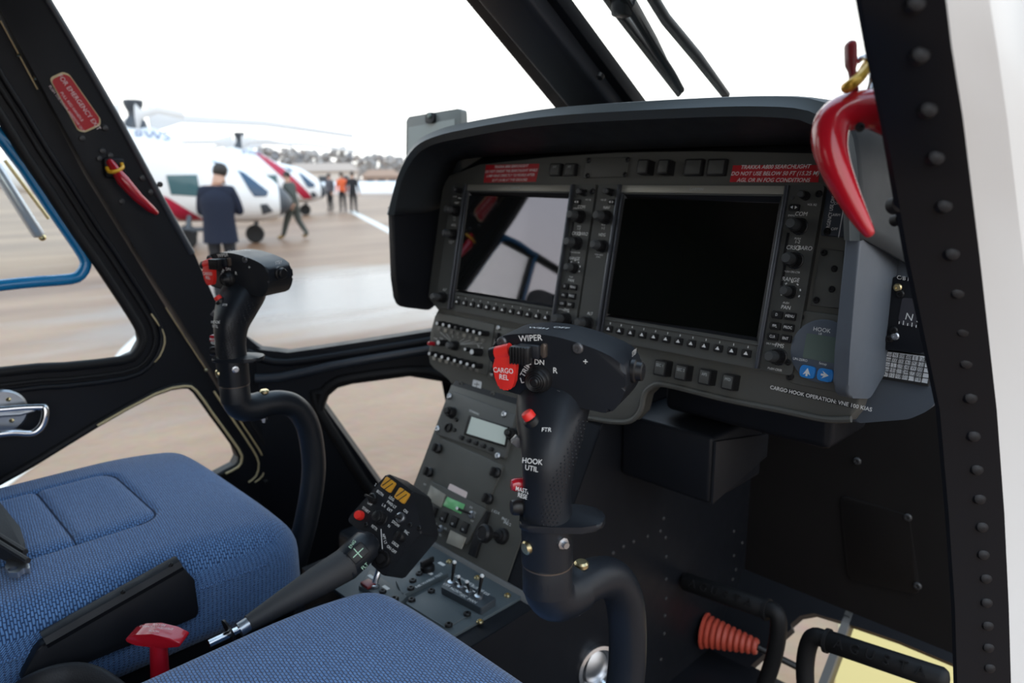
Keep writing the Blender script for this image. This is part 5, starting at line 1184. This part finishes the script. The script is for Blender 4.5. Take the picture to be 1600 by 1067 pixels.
# ------------------------------------------------------------------ people
SKIN = mat('skin', (.50,.30,.22), .55); HAIR = mat('dark_hair', (.02,.016,.014), .6)
def person(label, pos, face, J, cols, waist, hair=True, extra=None, bulk=1):
    """J joints (x right, y forward of the person, z up) in metres; cols = (top, trousers, shoes)"""
    t = thing('person', label, 'person', Fr(pos, V((face[1],-face[0],0)), (0,0,1)))
    names = list(J); idx = {n: i for i, n in enumerate(names)}
    E_ = [('pelvis','spine'),('spine','chest'),('chest','neck'),('neck','head0'),('head0','head1'),('chest','shL'),('shL','elL'),('elL','haL'),('chest','shR'),('shR','elR'),('elR','haR'),('pelvis','hipL'),('hipL','knL'),('knL','anL'),('anL','toL'),('pelvis','hipR'),('hipR','knR'),('knR','anR'),('anR','toR')]
    Rr = {'pelvis':.150,'spine':.140,'chest':.155,'neck':.058,'head0':.085,'head1':.080,'sh':.085,'el':.055,'ha':.040,'hip':.105,'kn':.068,'an':.048,'to':.042}
    vs = [V(J[n]) for n in names]; es = [(idx[a], idx[b]) for a, b in E_]; rr2 = [Rr.get(n, Rr.get(n[:2], Rr.get(n[:3], .05)))*(bulk if n[:4] not in ('neck','head') and n[:2] != 'ha' else 1) for n in names]
    for s in 'LR':
        h = V(J['ha'+s]); e = V(J['el'+s]); d = (h-e).normalized(); sd = V((1 if s == 'R' else -1, 0, 0)); sd = (sd-d*sd.dot(d)).normalized(); w = d.cross(sd)
        base = len(vs); vs.append(h+d*.07); rr2.append(.028); es.append((idx['ha'+s], base))
        for k, (o, l) in enumerate(((-.03,.075),(-.01,.085),(.01,.08),(.03,.06))):
            vs.append(h+d*(.07+l*.5)+w*o*1.1+sd*.008); rr2.append(.0095); es.append((base, len(vs)-1)); vs.append(h+d*(.07+l)+w*o*1.2+sd*-.01); rr2.append(.008); es.append((len(vs)-2, len(vs)-1))
        vs.append(h+d*.05+w*-.055); rr2.append(.011); es.append((idx['ha'+s], len(vs)-1))
    me = bpy.data.meshes.new('body'); me.from_pydata(vs, es, []); o = bpy.data.objects.new('body', me); COL.objects.link(o)
    md = o.modifiers.new('skin', 'SKIN'); 
    if not me.skin_vertices: me.attributes
    sv = me.skin_vertices[0].data if me.skin_vertices else None
    if sv is None:
        bpy.context.view_layer.objects.active = o; bpy.ops.mesh.customdata_skin_add(); sv = me.skin_vertices[0].data
    for i, r in enumerate(rr2):
        n = names[i] if i < len(names) else ''
        sv[i].radius = (r*1.08, r*.74) if n in ('pelvis','spine','chest') else (r, r)
    sv[idx['pelvis']].use_root = True
    o.modifiers.new('sub', 'SUBSURF').levels = 2; o.modifiers['sub'].render_levels = 2
    bpy.context.view_layer.update()
    ev = bpy.data.meshes.new_from_object(o.evaluated_get(bpy.context.evaluated_depsgraph_get()))
    o.modifiers.clear(); o.data = ev; o.parent = t
    top, tro, sho = cols
    for m in (top, tro, sho, SKIN): ev.materials.append(m)
    nk = V(J['neck']).z + .01
    for p in ev.polygons:
        c = p.center; p.use_smooth = True; k = 0
        if c.z > nk: k = 3
        elif min((c-V(J['haL'])).length, (c-V(J['haR'])).length) < .14 and c.z > .5 and ((c-V(J['elL'])).length > (V(J['elL'])-V(J['haL'])).length*.93 and (c-V(J['elR'])).length > (V(J['elR'])-V(J['haR'])).length*.93): k = 3
        elif c.z < .11: k = 2
        elif c.z < waist and abs(c.x) < .32 : k = 1
        p.material_index = k
    h0_, h1 = V(J['head0']), V(J['head1']); hc = (h0_+h1)/2 + (h1-h0_)*.25; up = (h1-h0_).normalized(); fw = V((0,1,0)); fw = (fw-up*fw.dot(up)).normalized(); hf_ = Fr(hc, up.cross(fw)*-1 if False else fw.cross(up), fw.cross(up).cross(fw)*1)
    M = Fr(hc, fw.cross(up), up).m                                     # x right, y forward, z up
    mk('nose', G().ball((0,.088,-.01), .014, .8, 1.3, 1.4, 1, M=M), SKIN, o)
    for sx in (-1,1):
        mk('eye', G().ball((sx*.032,.078,.022), .011, sub=1, M=M), HAIR, o); mk('ear', G().ball((sx*.086,-.005,.0), .026, .4, .8, 1.3, 1, M=M), SKIN, o)
    mk('mouth', G().ball((0,.080,-.055), .018, 1.3, .5, .35, 1, M=M), mat('lips', (.40,.16,.14), .5), o)
    if hair: mk('hair', G().ball((0,-.014,.028), .098, .98, .98, 1.02, 3, M=M), HAIR, t)
    if extra: extra(t, M)
    return t
def base_pose(h=1.78, lean=0, stride=0, hands='down'):
    k = h/1.78; J = dict(pelvis=(0,0,.96),spine=(0,lean*.4,1.15),chest=(0,lean*.8,1.36),neck=(0,lean,1.50),head0=(0,lean+.015,1.58),head1=(0,lean+.03,1.71),
      shL=(-.18,lean*.85,1.43),shR=(.18,lean*.85,1.43),hipL=(-.09,0,.90),hipR=(.09,0,.90),knL=(-.10,stride*.5+.02,.50),knR=(.10,-stride*.35+.03,.50),anL=(-.11,stride,.09),anR=(.11,-stride,.10+abs(stride)*.15),toL=(-.12,stride+.16,.05),toR=(.12,-stride+.15,.05+abs(stride)*.05))
    if hands == 'down': J.update(elL=(-.26,-.02,1.15),haL=(-.27,.06,.90),elR=(.26,-.02,1.15),haR=(.27,.06,.90))
    elif hands == 'phone': J.update(elL=(-.25,.08,1.15),haL=(-.08,.28,1.20),elR=(.26,.08,1.15),haR=(.08,.28,1.22))
    elif hands == 'swing': J.update(elL=(-.26,-.14,1.17),haL=(-.25,-.10,.93),elR=(.26,.14,1.16),haR=(.22,.30,1.02))
    return {n: tuple(c*k for c in v) for n, v in J.items()}
NVY = mat('navy_cloth', (.016,.020,.036), .85, spec=.2); DK = mat('dark_cloth', (.014,.014,.018), .8); OLV = mat('olive_cloth', (.055,.062,.055), .8); ORG = mat('orange_cloth', (.75,.13,.04), .7); TAN = mat('tan_boot', (.36,.24,.10), .7); GRYC = mat('grey_cloth', (.10,.10,.12), .8)
def gp(px, depth): p = at(px, 400, depth); p.z = GZ; return p
J = base_pose(1.82, .02, 0, 'phone'); J['head0'] = (.02,.06,1.60); J['head1'] = (.05,.10,1.735); J['neck'] = (.0,.02,1.53)
def jacket(t, M):
    g = G().rings([[V((a*cos(2*pi*k/24), b*sin(2*pi*k/24)-.005+o_, z)) for k in range(24)] for z, a, b, o_ in ((.80,.225,.165,0),(.95,.215,.155,0),(1.12,.20,.148,.0),(1.30,.222,.160,.005),(1.40,.215,.150,.01),(1.47,.13,.10,.015),(1.50,.075,.07,.015))], cap=False)
    mk('jacket', g, NVY, t, 60)
person('man in navy jacket and dark trousers seen from behind, standing near the copilot window', gp(348, 9.7), (-.78,.62), J, (NVY,DK,DK), .98, True, jacket)
J = base_pose(1.76, .10, .30, 'swing'); J['pelvis'] = (0,0,.93)
person('man in olive flight suit and tan boots striding past the white helicopters', gp(464, 19.6), (-.80,-.60), J, (OLV,OLV,TAN), .2, bulk=1.28)
person('person in bright orange jacket standing beyond the nose of the far helicopter', gp(541, 34), (.6,-.8), base_pose(1.78), (ORG,DK,DK), .95)
person('person in dark clothes standing right of the orange jacket', gp(557, 33), (-.6,.8), base_pose(1.8), (DK,DK,DK), .95)
person('person in grey clothes standing left of the orange jacket', gp(522, 35), (.2,-.98), base_pose(1.74), (GRYC,DK,DK), .95)

# ------------------------------------------------------------------ far edge: trees and buildings
TR = [mat('tree_a', (.36,.34,.33), .9), mat('tree_b', (.27,.265,.275), .9), mat('tree_c', (.40,.35,.32), .9)]  # distance haze mixed into the tree colours as pale grey
rt = random.Random(11)
def tree(px, d, h, w, m):
    p = gp(px, d); t = thing('bare_tree', 'bare tree greyed for haze in the line along the far side of the airfield', 'tree', p, 'trees along the far side')
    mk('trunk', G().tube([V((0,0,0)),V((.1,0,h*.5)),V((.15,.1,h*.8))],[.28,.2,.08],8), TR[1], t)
    g = G()
    for k in range(26):
        a = rt.uniform(0,6.28); r = rt.uniform(.05,.40)*w
        b0 = len(g.b.verts); g.ball((r*cos(a), r*sin(a), h*rt.uniform(.30,.92)), w*rt.uniform(.09,.17), 1, 1, rt.uniform(.7,1.3), 1)
    for v in g.b.verts: v.co += V((rt.uniform(-1,1), rt.uniform(-1,1), rt.uniform(-1,1)))*.06*w
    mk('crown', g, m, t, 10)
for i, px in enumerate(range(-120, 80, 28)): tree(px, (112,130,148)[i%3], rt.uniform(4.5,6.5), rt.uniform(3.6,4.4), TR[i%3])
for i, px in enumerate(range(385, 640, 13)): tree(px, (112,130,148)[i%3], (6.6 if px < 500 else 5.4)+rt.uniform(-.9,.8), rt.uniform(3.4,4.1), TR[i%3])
def building(px, d, w, h, m, roof, label, rm):
    p = gp(px, d); x = V((ray(px,400).y, -ray(px,400).x, 0)).normalized(); t = thing('building', label, 'building', Fr(p, x, (0,0,1)))
    mk('walls', G().box(-w/2,-3,0,w/2,3,h), m, t); mk('roof', G().prism([(-w/2-.3,h),(w/2+.3,h),(w/2-.8,h+roof),(-w/2+.8,h+roof)], -3.3, 3.3, 0, M=MX(((1,0,0,0),(0,0,-1,0),(0,1,0,0),(0,0,0,1)))), rm, t)
    for k in range(3): mk('window', G().box(-w*.3+k*w*.3-.5,-3.06,h*.35,-w*.3+k*w*.3+.5,-2.98,h*.75), HGR, t)
building(513, 90, 8, 2.2, mat('cream_wall', (.66,.60,.55), .8), .9, 'pale low building with a light roof behind the far helicopter', mat('pale_roof', (.6,.56,.54), .8))
building(602, 105, 5, 1.5, mat('brick_wall', (.50,.38,.32), .8), .9, 'reddish low building at the far edge right of the people', mat('red_roof', (.50,.38,.32), .8))

# ================================================================== light and camera
w = bpy.data.worlds.new('sky'); S.world = w; w.use_nodes = True; nt = w.node_tree; bg = nt.nodes['Background']
tc = nt.nodes.new('ShaderNodeTexCoord'); sx_ = nt.nodes.new('ShaderNodeSeparateXYZ'); cr = nt.nodes.new('ShaderNodeValToRGB')
cr.color_ramp.elements[0].position = .18; cr.color_ramp.elements[0].color = (1.0,.99,.975,1); cr.color_ramp.elements[1].position = .75; cr.color_ramp.elements[1].color = (.56,.76,1.0,1)
nt.links.new(tc.outputs['Generated'], sx_.inputs[0]); nt.links.new(sx_.outputs['Z'], cr.inputs[0]); nt.links.new(cr.outputs[0], bg.inputs['Color']); bg.inputs['Strength'].default_value = 2.1
sun = bpy.data.lights.new('sun', 'SUN'); sun.energy = .7; sun.angle = rad(35); sun.color = (1,.93,.84); so2 = bpy.data.objects.new('sun', sun); COL.objects.link(so2)
so2.rotation_euler = V((-.50,.42,-.76)).to_track_quat('-Z','Y').to_euler()
cd_ = bpy.data.cameras.new('camera'); cam = bpy.data.objects.new('camera', cd_); COL.objects.link(cam)
cd_.sensor_width = 36; cd_.lens = FPX/1600*36; cd_.clip_start = .02; cd_.clip_end = 2000
cam.matrix_world = MX(((_R2.x,-_D2.x,-_F.x,CAM.x),(_R2.y,-_D2.y,-_F.y,CAM.y),(_R2.z,-_D2.z,-_F.z,CAM.z),(0,0,0,1)))
cd_.dof.use_dof = True; cd_.dof.focus_distance = .66; cd_.dof.aperture_fstop = 6.3
S.camera = cam
S.view_settings.view_transform = 'Standard'; S.view_settings.look = 'None'; S.view_settings.exposure = 0; S.view_settings.gamma = 1; S.view_settings.use_curve_mapping = False
S.cycles.use_denoising = True; S.cycles.max_bounces = 10; S.cycles.transparent_max_bounces = 16
